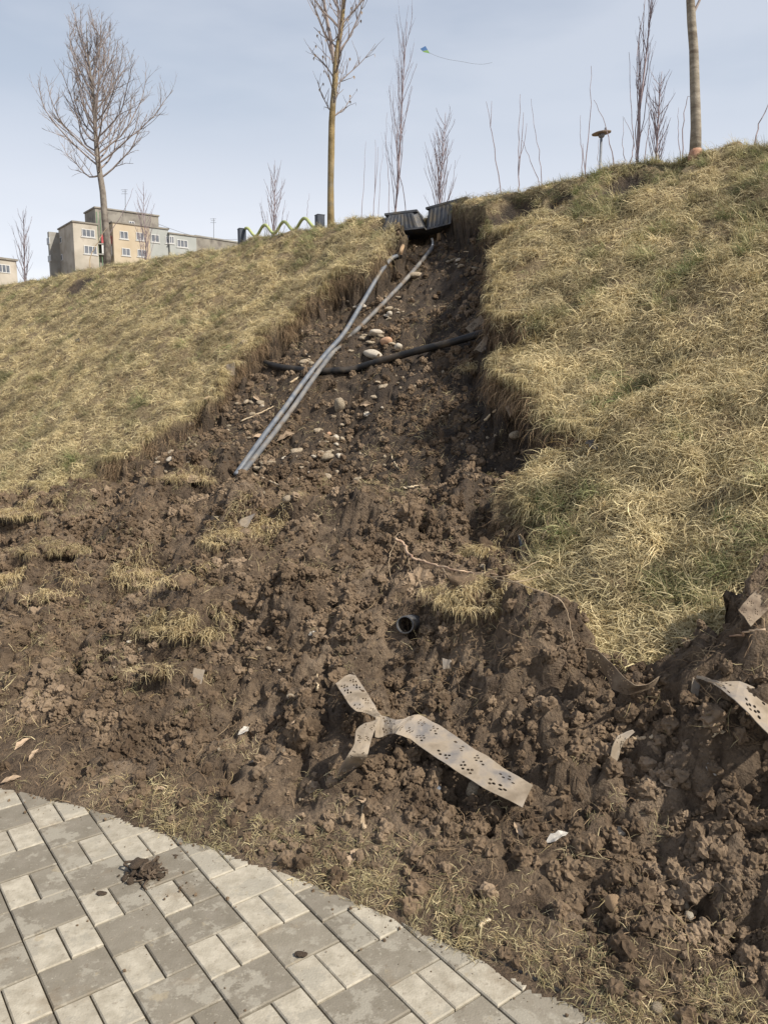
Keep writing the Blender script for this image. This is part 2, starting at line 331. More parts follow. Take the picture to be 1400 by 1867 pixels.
# how far the surface lies above (+) or below (-) the old slope, at places of the slide
CTRL = [(760, 440, -.50), (730, 470, -.46), (840, 450, -.42), (820, 520, -.48), (860, 560, -.36), (712, 500, -.38), (690, 490, -.34), (650, 515, -.33), (600, 542, -.33), (560, 572, -.31), (522, 610, -.31), (480, 632, -.30), (440, 680, -.28), (400, 712, -.27), (340, 770, -.24), (270, 815, -.2), (200, 862, -.14), (650, 560, -.34), (760, 560, -.42), (700, 620, -.36), (560, 610, -.32),
        (820, 610, -.42), (870, 640, -.45), (500, 660, -.34), (630, 705, -.52), (740, 700, -.46), (850, 680, -.45), (560, 740, -.38), (450, 740, -.24), (650, 800, -.46), (780, 780, -.46),
        (900, 780, -.36), (960, 790, -.36), (380, 800, -.16), (500, 840, -.22), (620, 860, -.26), (740, 860, -.34), (850, 850, -.20), (940, 860, -.30), (330, 850, -.12), (240, 885, -.07),
        (700, 930, -.12), (620, 930, -.16), (900, 930, -.22), (960, 980, -.2), (860, 1010, -.16), (430, 890, -.05), (250, 920, .0), (100, 950, .02), (20, 1000, .06), (550, 940, .0), (400, 980, .08),
        (600, 1050, .08), (740, 1060, -.04), (850, 1100, .0), (910, 1120, .12), (200, 1060, .12), (50, 1090, .16), (400, 1130, .15), (-300, 1100, .12), (700, 1150, .14), (-500, 1250, .2),
        (100, 1230, .24), (300, 1220, .24), (500, 1230, .20), (700, 1220, .18), (830, 1180, .20), (950, 1190, .28), (1020, 1220, .26), (1150, 1260, .06), (1110, 1300, .02), (1250, 1260, .16), (1380, 1180, .2), (1370, 1100, .12),
        (1100, 1400, .06), (1250, 1360, .24), (1390, 1350, .30), (1600, 1300, .3), (960, 1330, .24), (800, 1300, .12), (650, 1300, .14), (500, 1330, .20), (300, 1340, .16), (100, 1340, .12),
        (60, 1400, .07), (200, 1430, .03), (350, 1460, .04), (500, 1430, .14), (650, 1450, .16), (800, 1450, .15), (950, 1480, .13), (500, 1530, .02), (650, 1590, .03), (820, 1580, .11), (1000, 1560, .12), (1150, 1500, .07),
        (1280, 1460, .20), (1390, 1480, .24), (1390, 1560, .12), (1250, 1560, .05), (800, 1680, .015), (1000, 1700, .04), (1150, 1650, .05), (1350, 1700, .06), (1000, 1780, .01), (1200, 1830, .012), (1400, 1840, .02), (1700, 1700, .04), (-300, 1400, .06)]
CP = np.array([(*march(c[0], c[1], hill), c[2]) for c in CTRL])
def near(x, y, px, py, r):
    q = march(px, py, hill); return np.exp(-((x - q[0]) ** 2 + (y - q[1]) ** 2) / (r * r))
BUMPS = [(1000, 1215, .17, .10), (1290, 1275, .24, .12), (920, 1150, .15, .12), (650, 905, .22, .15), (840, 850, .18, .10), (1385, 1385, .17, .10), (560, 1090, .18, .07), (240, 1010, .2, .07),
         (120, 1120, .2, .08), (430, 960, .25, .09), (340, 1190, .16, .08), (1385, 1120, .13, .12), (700, 1380, .1, .04)]
BQ = [(*march(b[0], b[1], hill), b[2], b[3]) for b in BUMPS]
DIPS = [(250, 410, .12), (560, 650, 0)]
def parts_of_H(x, y):
    w1 = fbm(x * 2.3, y * 2.3, 3, 5) * .11 + fbm(x * 9, y * 9, 2, 15) * .06
    sd = sdf(SP, x, y) + w1
    s = NX * x + NY * y
    num = np.zeros(x.shape); den = np.zeros(x.shape)
    for cx, cy, o in CP:
        w = 1 / (((x - cx) ** 2 + (y - cy) ** 2) + .012) ** 1.6; num += w * o; den += w
    off = num / den
    for bx, by, br, bh in BQ: off = off + bh * np.exp(-((x - bx) ** 2 + (y - by) ** 2) / (br * br))
    return sd, off, s
def H_full(x, y):
    x = np.asarray(x, float); y = np.asarray(y, float)
    h0 = hill(x, y); sd, off, s = parts_of_H(x, y)
    up = ss(3.6, 4.6, s)                                     # 1 in the upper scar, 0 in the debris
    wd_ = .13 + .10 * (1 - up) + .06 * perlin(x * 5, y * 5, 19)
    w = ss(0, 1, sd / wd_)
    dp = sdf(PATH, x, y)                                     # >0 under the paving
    flat = ss(-.55, -.1, dp)                                 # calm ground beside the path
    wx = x + .06 * perlin(x * 3, y * 3, 31); wy = y + .06 * perlin(x * 3, y * 3, 32)
    rough = fbm(x * 2.2, y * 2.2, 5, 41, .55) * .085 + clods(wx * 4.2, wy * 4.2, 51) * .085 - .045
    rg_ = lambda f, sd_: 1 - 2 * np.abs(perlin(wx * f + .8 * perlin(x * f * .6, y * f * .6, sd_ + 3), wy * f, sd_))
    mid = clods(wx * 9, wy * 9, 61) * .040 + rg_(6, 62) * .030 + rg_(13, 64) * .018 + rg_(27, 66) * .010 + fbm(x * 30, y * 30, 2, 81) * .008 - .07 * ss(.25, .6, perlin(wx * 3.6, wy * 5.0, 87)) * ss(-.2, .3, perlin(x * 9, y * 9, 88))
    k = 1 - .70 * flat
    mud = rough * k * (1 - .55 * up) + mid * (1 - .35 * flat) * (1 - .30 * up) + up * fbm(s * 2 + y * .3, (x - y) * 4.5, 4, 91) * .035
    grs = fbm(x * 1.6, y * 1.6, 4, 101) * .06 + clods(wx * 4.6, wy * 4.6, 115) * .065 * (.5 + .5 * ss(-1.2, .6, x)) + fbm(x * 9, y * 9, 2, 111) * .016 - .02
    far = ss(16, 30, s); 
    h = h0 + grs * (1 - w) * (1 - far) * ss(1.6, 2.4, s) + w * (off + mud)
    lim = .006 + .42 * np.clip(-dp, 0, 3) ** 1.15 + .25 * k * (mid * .5 + .02)
    edge = np.where(dp > .045, -.055, np.where(dp > .012 + .022 * fbm(x * 7, y * 7, 2, 66), -.0075, .003 + .004 * k * perlin(x * 30, y * 30, 67)))
    h = np.where(dp > -.012, edge, np.where(dp > -.6, np.minimum(h, lim), h))
    # little slumps and burrows near the crest
    return h, sd, off, s, w, up, dp
SL = [(942, 380, .20, .36), (1142, 333, .20, .30), (1015, 360, .12, .2), (684, 412, .15, .30), (1230, 305, .10, .14), (640, 418, .09, .05), (1230, 300, .12, .05), (150, 520, .2, .06), (60, 868, .12, .10), (960, 905, .05, .04), (1268, 1205, .07, .10), (505, 594, .06, .1)]
SLQ = [(*march(a, b, hill), c, d) for a, b, c, d in SL]
def H(x, y):
    r = H_full(x, y); h = r[0]
    for bx, by, br, bh in SLQ: h = h - bh * np.exp(-(((x - bx) ** 2 + (y - by) ** 2) / (br * br)) ** 1.6)
    return (h,) + r[1:]
def Hz(x, y): return H(np.atleast_1d(np.asarray(x, float)), np.atleast_1d(np.asarray(y, float)))[0]
def hit(px, py, lift=0., tmax=14.):
    d = ray(px, py); t = np.linspace(1.5, tmax, 700); x = d[0] * t; y = d[1] * t; z = EYE + d[2] * t
    g = z - Hz(x, y); i = int(np.argmax(g < 0))
    if g[i] >= 0: i = int(np.argmin(g))
    t2 = np.linspace(t[max(i - 1, 0)], t[i], 12); x = d[0] * t2; y = d[1] * t2; z = EYE + d[2] * t2; g = z - Hz(x, y); j = int(np.argmax(g < 0)) if (g < 0).any() else int(np.argmin(g))
    return Vector((x[j], y[j], float(Hz(x[j], y[j])[0]) + lift))
def shift(x, y, sd, w, up, s):
    """the turf edge leans out over the scar: horizontal push towards the inside"""
    e = .01; a = sdf(SP, x + e, y); b = sdf(SP, x - e, y); c = sdf(SP, x, y + e); d = sdf(SP, x, y - e)
    gx = (a - b) / (2 * e); gy = (c - d) / (2 * e); g = np.sqrt(gx * gx + gy * gy) + 1e-6
    am = (.03 + .05 * up * (.5 + .5 * perlin(x * 3.3, y * 3.3, 7))) * ss(2.0, 3.0, s)
    f = np.where(sd < 0, ss(-.35, 0, sd), (1 - w)) * am
    return gx / g * f, gy / g * f

def slump(x, y):
    r = np.zeros(x.shape)
    for bx, by, br, bh in SLQ: r = np.maximum(r, np.exp(-(((x - bx) ** 2 + (y - by) ** 2) / (br * br)) ** 1.6) * (bh > .055))
    return r
# ------------------------------------------------------------------ ground mesh
def spaced(parts):
    out = []
    for a, b, st in parts: out += list(np.arange(a, b, st))
    out.append(parts[-1][1]); return np.array(out)
X = spaced([(-400, -60, 40), (-60, -14, 3), (-14, -7.5, .3), (-7.5, -4.2, .045), (-4.2, -2.6, .02), (-2.6, 1.9, .0125), (1.9, 3.4, .022), (3.4, 6, .15), (6, 30, 2), (30, 400, 40)])
Y = spaced([(-30, 0, 5), (0, 1.2, .2), (1.2, 1.55, .03), (1.55, 4.4, .0125), (4.4, 6.2, .019), (6.2, 9.8, .03), (9.8, 16, .1), (16, 40, 2), (40, 900, 43)])
gx, gy = np.meshgrid(X, Y); hh, sdv, offv, sv, wv, upv, dpv = H(gx, gy)
sx, sy = shift(gx, gy, sdv, wv, upv, sv)
mudm = wv * np.clip(1 - ss(-.06, -.03, dpv), 0, 1)
lat = mudm * (1 - ss(4.5, 9, gy)) * .016 + mudm * ss(4.5, 9, gy) * .014
px_ = gx + sx + lat * perlin(gx * 13, gy * 13, 201) * 1.5 + lat * .5 * perlin(gx * 31, gy * 31 + hh * 25, 203) + wv * (1 - wv) * 4 * .05 * perlin(gx * 9 + hh * 14, gy * 9, 205) * (sdv > 0)
py_ = gy + sy + lat * perlin(gx * 13, gy * 13, 202) * 1.5 + lat * .5 * perlin(gx * 31, gy * 31 + hh * 25, 204) + wv * (1 - wv) * 4 * .05 * perlin(gx * 9, gy * 9 + hh * 14, 206) * (sdv > 0)
co = np.stack([px_, py_, hh], -1).reshape(-1, 3)
ny_, nx_ = gx.shape; idx = np.arange(ny_ * nx_).reshape(ny_, nx_)
fq = np.stack([idx[:-1, :-1], idx[:-1, 1:], idx[1:, 1:], idx[1:, :-1]], -1).reshape(-1, 4)
me = bpy.data.meshes.new('hillside'); me.vertices.add(len(co)); me.vertices.foreach_set('co', co.ravel())
me.loops.add(fq.size); me.loops.foreach_set('vertex_index', fq.ravel().astype(np.int32)); me.polygons.add(len(fq))
me.polygons.foreach_set('loop_start', np.arange(0, fq.size, 4, dtype=np.int32)); me.polygons.foreach_set('loop_total', np.full(len(fq), 4, dtype=np.int32))
me.update(calc_edges=True)
for nm, arr in (('mud', np.maximum(ss(.0, .45, wv), ss(.1, .35, slump(gx, gy)))), ('fresh', ss(3.3, 4.3, sv + .5 * fbm(gx * 1.1, gy * 1.1, 3, 401)) * (.80 + .20 * ss(-1.6, .6, gx - .25 * (gy - 5))) + ss(.1, .35, slump(gx, gy)) * .8)):
    at_ = me.attributes.new(nm, 'FLOAT', 'POINT'); at_.data.foreach_set('value', arr.ravel().astype(np.float32))
me.polygons.foreach_set('use_smooth', np.ones(len(fq), bool))
hs = link('hillside', me, M['ground']); tag(hs, 'steep embankment of dry grass torn open by a brown landslide scar', 'hillside', kind='structure')

# ------------------------------------------------------------------ paved path
TH = R(36.9); BX, BY = math.cos(TH), math.sin(TH); AX, AY = -BY, BX
LW, PP = .187, .1665
path = tag(empty('path', (0, 0, 0)), 'path of light and dark grey concrete paving blocks with a curved edge', 'path', kind='structure')
bed = mesh('sand_bed', [(x, y, -.055) for x, y in PATH], [tuple(range(len(PATH)))]); link('sand_bed', bed, M['sand'], path)
def clip_path(poly):
    """cut a block to the curved edge of the path"""
    out = poly
    for i in range(len(PE) - 1):
        ax, ay = PE[i]; bx, by = PE[i + 1]; nx, ny = -(by - ay), bx - ax; l_ = math.hypot(nx, ny); nx /= l_; ny /= l_
        res = []
        for j in range(len(out)):
            p, q = out[j], out[(j + 1) % len(out)]
            dp_, dq = (p[0] - ax) * nx + (p[1] - ay) * ny, (q[0] - ax) * nx + (q[1] - ay) * ny
            if dp_ <= 0: res.append(p)
            if (dp_ <= 0) != (dq <= 0):
                t = dp_ / (dp_ - dq); res.append((p[0] + (q[0] - p[0]) * t, p[1] + (q[1] - p[1]) * t))
        out = res
        if len(out) < 3: return None
    return out
def area(p): return abs(sum(p[i][0] * p[(i + 1) % len(p)][1] - p[(i + 1) % len(p)][0] * p[i][1] for i in range(len(p)))) / 2
def inset(poly, d):
    n = len(poly); out = []
    for i in range(n):
        p0, p1, p2 = Vector(poly[i - 1]), Vector(poly[i]), Vector(poly[(i + 1) % n])
        a = (p1 - p0); b = (p2 - p1)
        if a.length < 1e-6 or b.length < 1e-6: continue
        a.normalize(); b.normalize(); na = Vector((-a.y, a.x)); nb = Vector((-b.y, b.x)); m_ = na + nb
        if m_.length < .2: continue
        m_.normalize(); out.append(p1 + m_ * d / max(.4, m_.dot(na)))
    return out
rest = MB(); rest_t = []; nb_ = 0
starts = {-2: 1.98, -1: 2.15, 0: 1.99, 1: 2.09, 2: 2.006, 3: 2.093, 4: 1.86, 5: 1.80, 6: 1.93}
def block(a0, a1, b0, b1, dark):
    global nb_
    g = .0022
    q = [(a0 + g, b0 + g), (a0 + g, b1 - g), (a1 - g, b1 - g), (a1 - g, b0 + g)]
    P = [(AX * a + BX * b, AY * a + BY * b) for a, b in q]
    if sum(P[i][0] * P[(i + 1) % 4][1] - P[(i + 1) % 4][0] * P[i][1] for i in range(4)) < 0: P.reverse()
    P = clip_path(P)
    if not P or area(P) < .0011: return
    # drop doubled corners
    P = [p for i, p in enumerate(P) if (Vector(p) - Vector(P[i - 1])).length > .002]
    c1 = inset(P, .0035)
    if len(c1) != len(P) or len(P) < 3: return
    cx = sum(p[0] for p in P) / len(P); cy = sum(p[1] for p in P) / len(P)
    h = random.gauss(0, .0012); tx, ty = random.gauss(0, .006), random.gauss(0, .006)
    zz = lambda p: h + tx * (p[0] - cx) + ty * (p[1] - cy)
    n = len(P)
    V = [(p[0], p[1], -.05) for p in P] + [(p[0], p[1], zz(p) - .0035) for p in P] + [(p[0], p[1], zz(p)) for p in c1]
    F = [tuple(2 * n + i for i in range(n))]
    for r_ in (0, 1):
        for i in range(n): F.append((r_ * n + i, r_ * n + (i + 1) % n, (r_ + 1) * n + (i + 1) % n, (r_ + 1) * n + i))
    t = min(1, max(0, (1 if dark else 0) + random.gauss(0, .12)))
    X_, Y_ = project((cx, cy, 0))
    if -140 < X_ < 1450 and -1 < cy and Y_ < 2050 and nb_ < 295:
        m_ = mesh('paving_stone', [(v[0] - cx, v[1] - cy, v[2]) for v in V], F)
        at_ = m_.attributes.new('tone', 'FLOAT', 'POINT'); at_.data.foreach_set('value', [t] * len(V))
        o = link('paving_stone', m_, M['paving'], path); o.location = (cx, cy, 0); nb_ += 1
    else:
        k = len(rest.V); rest.V += [Vector(v) for v in V]; rest.F += [tuple(k + i for i in f) for f in F]; rest_t.extend([t] * len(V))
for k in range(-14, 18):
    b0 = .414 + .187 * k; a0 = starts.get(k, 2.0 + random.random() * .33) - 14 * 2 * PP
    for j in range(0, 60):
        a = a0 + j * 2 * PP
        P_ = (AX * a + BX * b0, AY * a + BY * b0)
        if not (-4.2 < P_[0] < 2.4 and -.6 < P_[1] < 4): continue
        big_dark = random.random() < .82
        block(a, a + PP, b0, b0 + LW, big_dark)
        for i in (0, 1): block(a + PP, a + 2 * PP, b0 + i * LW / 2, b0 + (i + 1) * LW / 2, random.random() < .17)
if rest.V:
    o = rest.build('paving_stones', M['paving'], path); o['kind'] = 'stuff'
    at_ = o.data.attributes.new('tone', 'FLOAT', 'POINT'); at_.data.foreach_set('value', rest_t)
# black plastic edging strip that shows at the lower right
ed = MB(); ep = [Vector((p[0], p[1], .004)) for p in PE if .2 < p[0] < 1.6]; dense = []
for i in range(len(ep) - 1):
    for k in range(6): dense.append(ep[i].lerp(ep[i + 1], k / 6))
ed.tube([p + Vector((.012, .010, 0)) for p in dense], .007, 6)
tag(ed.build('edging_strip', M['blackd'], None, True), 'thin black plastic edging strip between the paving and the dry grass', 'edging')

# ------------------------------------------------------------------ instancing of uncountable stuff
def scatter(name, label, cat, pts, rot, scl, idx, tint, srcs, parent=None, age=None):
    col = bpy.data.collections.new(name + '_pieces')
    for i, o in enumerate(srcs): col.objects.link(o)
    me = bpy.data.meshes.new(name); n = len(pts); me.vertices.add(n); me.vertices.foreach_set('co', np.asarray(pts, np.float32).ravel())
    for nm, ty, arr, key in (('rot', 'FLOAT_VECTOR', rot, 'vector'), ('scl', 'FLOAT', scl, 'value'), ('tint', 'FLOAT', tint, 'value'), ('idx', 'INT', idx, 'value'), ('age', 'FLOAT', np.zeros(n) if age is None else age, 'value')):
        a = me.attributes.new(nm, ty, 'POINT'); a.data.foreach_set(key, np.ascontiguousarray(np.asarray(arr, np.int32 if ty == 'INT' else np.float32).ravel()))
    o = bpy.data.objects.new(name, me); COL.objects.link(o)
    if parent: o.parent = parent; o['kind'] = 'stuff'
    else: tag(o, label, cat, kind='stuff')
    g = bpy.data.node_groups.new(name, 'GeometryNodeTree')
    g.interface.new_socket('Geometry', in_out='INPUT', socket_type='NodeSocketGeometry'); g.interface.new_socket('Geometry', in_out='OUTPUT', socket_type='NodeSocketGeometry')
    n_ = g.nodes; l = g.links; gi = n_.new('NodeGroupInput'); go = n_.new('NodeGroupOutput')
    ip = n_.new('GeometryNodeInstanceOnPoints'); ci = n_.new('GeometryNodeCollectionInfo'); ci.inputs['Collection'].default_value = col
    ci.inputs['Separate Children'].default_value = True; ci.inputs['Reset Children'].default_value = True; ip.inputs['Pick Instance'].default_value = True
    def na(nm, dt):
        q = n_.new('GeometryNodeInputNamedAttribute'); q.data_type = dt; q.inputs['Name'].default_value = nm; return q.outputs['Attribute']
    er = n_.new('FunctionNodeEulerToRotation'); l.new(na('rot', 'FLOAT_VECTOR'), er.inputs[0])
    l.new(gi.outputs[0], ip.inputs['Points']); l.new(ci.outputs[0], ip.inputs['Instance']); l.new(na('idx', 'INT'), ip.inputs['Instance Index'])
    l.new(er.outputs[0], ip.inputs['Rotation']); l.new(na('scl', 'FLOAT'), ip.inputs['Scale']); l.new(ip.outputs[0], go.inputs[0])
    mo = o.modifiers.new('scatter', 'NODES'); mo.node_group = g
    return o
def normals(x, y, e=.06):
    a = Hz(x + e, y) - Hz(x - e, y); b = Hz(x, y + e) - Hz(x, y - e)
    n = np.stack([-a / (2 * e), -b / (2 * e), np.ones_like(a)], -1); return n / np.linalg.norm(n, axis=-1, keepdims=True)
def eulers(n, yaw):
    """rotation whose z is n and whose x points along the yaw direction, as XYZ euler angles"""
    d = np.stack([np.cos(yaw), np.sin(yaw), np.zeros_like(yaw)], -1); xa = d - n * (d * n).sum(-1, keepdims=True)
    xa /= np.linalg.norm(xa, axis=-1, keepdims=True) + 1e-9; ya = np.cross(n, xa)
    m = np.stack([xa, ya, n], -1)
    return np.stack([np.arctan2(m[:, 2, 1], m[:, 2, 2]), -np.arcsin(np.clip(m[:, 2, 0], -1, 1)), np.arctan2(m[:, 1, 0], m[:, 0, 0])], -1)

def tuft(name, n, rad, lmin, lmax, wid, rise, droop, spread, curl, seed, segs=4, matl='grass', tipdown=0.):
    rg = random.Random(seed); V = []; F = []; A = []
    for _ in range(n):
        a = rg.random() * 6.283; r_ = rad * math.sqrt(rg.random()); p = Vector((r_ * math.cos(a), r_ * math.sin(a), rg.uniform(-.006, .004)))
        yaw = rg.gauss(0, spread); Ln = rg.uniform(lmin, lmax); el_ = max(.02, rg.gauss(rise, rise * .45)); w = wid * rg.uniform(.6, 1.2); br = rg.random()
        dz = droop * rg.uniform(.6, 1.4); cu = rg.gauss(0, curl); tw = rg.uniform(-1, 1)
        k0 = len(V)
        for i in range(segs + 1):
            f = i / segs; d = Vector((math.cos(yaw) * math.cos(el_), math.sin(yaw) * math.cos(el_), math.sin(el_)))
            side = Vector((-math.sin(yaw), math.cos(yaw), tw * .8)).normalized(); ww = w * (1 - f * .85) * (.7 + .6 * min(1, f * 4)) * .5
            if i == segs: V.append(p.copy()); A.append(br)
            else: V += [p - side * ww, p + side * ww]; A += [br, br]
            p = p + d * (Ln / segs); el_ -= dz / segs; yaw += cu / segs
            if p.z < .004 and not tipdown: p.z = .004 + rg.random() * .008
        for i in range(segs - 1): F.append((k0 + 2 * i, k0 + 2 * i + 1, k0 + 2 * i + 3, k0 + 2 * i + 2))
        F.append((k0 + 2 * segs - 2, k0 + 2 * segs - 1, k0 + 2 * segs))
    m_ = mesh(name, V, F); a_ = m_.attributes.new('blade', 'FLOAT', 'POINT'); a_.data.foreach_set('value', A)
    m_.materials.append(M[matl]); return bpy.data.objects.new(name, m_)
mats_ = [tuft('mat_tuft', 30, .075, .045, .12, .0036, .42, 1.2, 1.3, 2.4, s) for s in range(7)]
mats_ += [tuft('mat_tuft', 24, .04, .07, .15, .0034, .8, 2.4, .7, 1.6, 50 + s) for s in range(4)]
greens = [tuft('mat_tuft', 26, .035, .05, .13, .0034, 1.0, 1.1, 1.2, .5, 90 + s) for s in range(3)]
hang = [tuft('hang_tuft', 30, .05, .05, .17, .003, .3, 2.6, .9, 1.2, 130 + s, 5, tipdown=1) for s in range(5)]
stub = [tuft('stub_tuft', 16, .035, .025, .07, .0026, .7, 1.4, 2.2, 1.4, 170 + s, 3) for s in range(5)]
def sample(n, x0, x1, y0, y1, keep):
    x = RNG.uniform(x0, x1, n); y = RNG.uniform(y0, y1, n); k = keep(x, y); return x[k], y[k]
def visible(x, y, mx=330, my=400):
    z = hill(x, y); X_, Y_ = project(np.stack([x, y, z], -1)); return (X_ > -mx) & (X_ < PW + mx) & (Y_ < PH + my)
# --- the standing slope: matted dry grass
P_, Y_, S_, T_, I_ = [], [], [], [], []
def addg(x, y, yaw, scl, tint, idx, lift=0):
    h, sd, off, s, w, up, dp = H(x, y); a, b = shift(x, y, sd, w, up, s)
    P_.append(np.stack([x + a, y + b, h + lift], -1)); Y_.append(eulers(normals(x, y), yaw)); S_.append(scl); T_.append(tint); I_.append(idx)
def keep_g(dens):
    def f(x, y):
        k = visible(x, y); x_ = x[k]; y_ = y[k]; sd = sdf(SP, x_, y_) + fbm(x_ * 2.3, y_ * 2.3, 3, 5) * .11 + fbm(x_ * 9, y_ * 9, 2, 15) * .06
        dist = np.sqrt(x_ * x_ + y_ * y_); s = NX * x_ + NY * y_
        p = dens * np.clip(4.5 / dist, .35, 1) * np.where(s > 7.6, .45, 1) * (.30 + .70 * ss(-.42, -.12, fbm(x_ * 4.5, y_ * 4.5, 3, 305))) * (slump(x_, y_) < .28)
        r_ = (sd < .03) & (RNG.random(len(x_)) < p) & (s < 10); k[np.where(k)[0][~r_]] = False; return k
    return f
gxs, gys = sample(210000, -10, 5.2, 1.6, 16, keep_g(.95))
down = math.atan2(-NY, -NX)
swirl = down + 1.5 * fbm(gxs * .9, gys * .9, 2, 301) + RNG.normal(0, .95, len(gxs)) - .2
dist = np.sqrt(gxs ** 2 + gys ** 2); ss_ = NX * gxs + NY * gys
gpatch = ss(.22, .85, fbm(gxs * 1.9, gys * 1.9, 4, 311, .75) + .42 * ss(5.4, 6.9, ss_) + .22 * ss(.3, 2.5, gxs) * ss(3.6, 5, ss_) - .12)
tint = np.clip(gpatch * RNG.uniform(0, 1.0, len(gxs)) + .25 * RNG.random(len(gxs)) ** 2, 0, 1)
gi = np.where(RNG.random(len(gxs)) < .03 + .5 * gpatch, RNG.integers(11, 14, len(gxs)), RNG.integers(0, 11, len(gxs)))
addg(gxs, gys, swirl, RNG.uniform(.7, 1.25, len(gxs)) * (1 + .02 * dist) * np.where(ss_ > 6.6, .8, 1) * (1 - .22 * ss(.5, -1.5, gxs)) * (1 + .2 * ss(4.2, 2.6, ss_)), tint, gi, -.004)
scatter('dry_grass', 'matted straw coloured grass covering the embankment on both sides of the slide', 'grass', np.concatenate(P_), np.concatenate(Y_), np.concatenate(S_), np.concatenate(I_), np.concatenate(T_), mats_ + greens, age=np.clip(ss(.0, .45, fbm(gxs * 2.8, gys * 2.8, 4, 421, .8)) * RNG.uniform(.5, 1.3, len(gxs)), 0, 1.2))
print('grass tufts', len(gxs))
# --- grass and roots hanging over the rim of the scar
rim = []
for poly_pts in (left_edge[:-1], right_edge[2:]):
    w_ = [march(p[0], p[1], hill) for p in poly_pts]
    for i in range(len(w_) - 1):
        a, b = np.array(w_[i]), np.array(w_[i + 1]); n = max(1, int(np.linalg.norm(b - a) / .02))
        for k in range(n): rim.append(a + (b - a) * (k + RNG.random()) / n)
rim = np.array(rim); rim = np.repeat(rim, 3, 0) + RNG.normal(0, .025, (len(rim) * 3, 2))
# slide each point to the true, jagged edge
for _ in range(3):
    e = .02; f0 = H(rim[:, 0], rim[:, 1])[1]; fx = (H(rim[:, 0] + e, rim[:, 1])[1] - f0) / e; fy = (H(rim[:, 0], rim[:, 1] + e)[1] - f0) / e; g2 = fx * fx + fy * fy + .2
    rim[:, 0] -= (f0 + .0) * fx / g2; rim[:, 1] -= (f0 + .0) * fy / g2
h, sd, off, s, w, up, dp = H(rim[:, 0], rim[:, 1]); a, b = shift(rim[:, 0], rim[:, 1], sd, w, up, s)
inw = np.arctan2(b, a); ok = (s > 2.35) & (np.abs(sd) < .08) & (h < 3.6)
n = len(rim); yaw = inw + RNG.normal(0, .5, n); nn = np.tile([0, 0, 1.], (n, 1))
okk = ok & (RNG.random(n) < .30 + .5 * ss(-.2, .3, perlin(rim[:, 0] * 3, rim[:, 1] * 3, 9)))
scatter('rim_grass', 'dry grass hanging over the rim of the landslide scar', 'grass', np.stack([rim[:, 0] + a, rim[:, 1] + b, h + .0], -1)[okk], eulers(nn, yaw)[okk], RNG.uniform(.5, 1.0, n)[okk], RNG.integers(0, 5, n)[okk], (RNG.random(n) * .25)[okk], hang)
rootl = [tuft('root_strand', 26, .06, .10, .30, .0022, .1, 2.2, .7, 1.5, 230 + s_, 6, 'root', tipdown=1) for s_ in range(5)]
ok2 = ok & (RNG.random(n) < .8)
scatter('rim_roots', 'brown root fibres hanging from the cut turf edge', 'roots', np.stack([rim[:, 0] + a * .5, rim[:, 1] + b * .5, h - .03 - RNG.random(n) * .14], -1)[ok2], eulers(nn, yaw)[ok2], RNG.uniform(.5, 1.1, n)[ok2], RNG.integers(0, 5, n)[ok2], np.zeros(n)[ok2], rootl)
# --- stubble beside the path and bits of grass trodden into the mud
def keep_s(x, y):
    dp = sdf(PATH, x, y); s = NX * x + NY * y; k = (dp < .012) & (s < 4.2) & visible(x, y, 200, 200)
    band = np.exp(-((dp + .06 + .03 * perlin(x * 4, y * 4, 338)) / .085) ** 2) * ss(-1.35, -.75, x) * 1.7
    patch = ss(.05, .42, fbm(x * 2.6, y * 2.6, 3, 331)); right = ss(.2, .9, x) * (1 - ss(1.95, 2.5, s))
    left = ss(.25, .5, fbm(x * 1.5, y * 1.5, 3, 337)) * ss(2.4, 3.4, y) * ss(.4, .9, -dp)
    p = np.clip(band * (.35 + .65 * patch) + .8 * right * (.1 + patch) + .05 * patch * (s < 2.1) + .22 * left, 0, 1)
    return k & (RNG.random(len(x)) < p * .85)
xs, ys = sample(90000, -5, 3.2, 1.2, 6.5, keep_s); n = len(xs); hz, sdq, _, sq, wq, _, _ = H(xs, ys); kk = (sdq > .02); xs, ys, hz = xs[kk], ys[kk], hz[kk]; n = len(xs)
scatter('sparse_grass', 'short trodden straw grass between the paving and the mud', 'grass', np.stack([xs, ys, hz - .003], -1), eulers(normals(xs, ys, .03), RNG.uniform(0, 6.28, n)), RNG.uniform(.5, 1.1, n), RNG.integers(0, 5, n), RNG.random(n) ** 2 * .5, stub, age=RNG.uniform(.0, .9, n))
print('stubble', n)
# --- crumbs and clods of earth
def n3(p, seed):
    a, b, c = p[:, 0], p[:, 1], p[:, 2]
    return (perlin(a + .37 * c, b - .31 * c, seed) + perlin(b + .29 * a, c + .33 * b + 9, seed + 5) + perlin(c - .35 * b + 5, a + .3 * c, seed + 9)) * .62
def clod_mesh(name, seed, sub, amp, matl, sq=1., fine=1.):
    bm = bmesh.new(); bmesh.ops.create_icosphere(bm, subdivisions=sub, radius=1)
    rg = np.random.default_rng(seed); o = rg.random(3) * 50
    co = np.array([v.co[:] for v in bm.verts])
    d = 1 + amp * (n3(co * 1.1 + o, seed) + fine * .5 * n3(co * 2.6 + o, seed + 1) + fine * .28 * n3(co * 5.5 + o, seed + 2))
    for v, k in zip(bm.verts, d): v.co *= max(.35, k)
    for v in bm.verts: v.co.x *= rg.uniform(.99, 1.01) ; v.co.z *= sq
    m_ = bpy.data.meshes.new(name); bm.to_mesh(m_); bm.free(); m_.materials.append(M[matl]) if matl else None
    return m_
cl = [bpy.data.objects.new('clod', clod_mesh('clod', s, 3, .42, 'clod', .85, 1.7)) for s in range(8)]
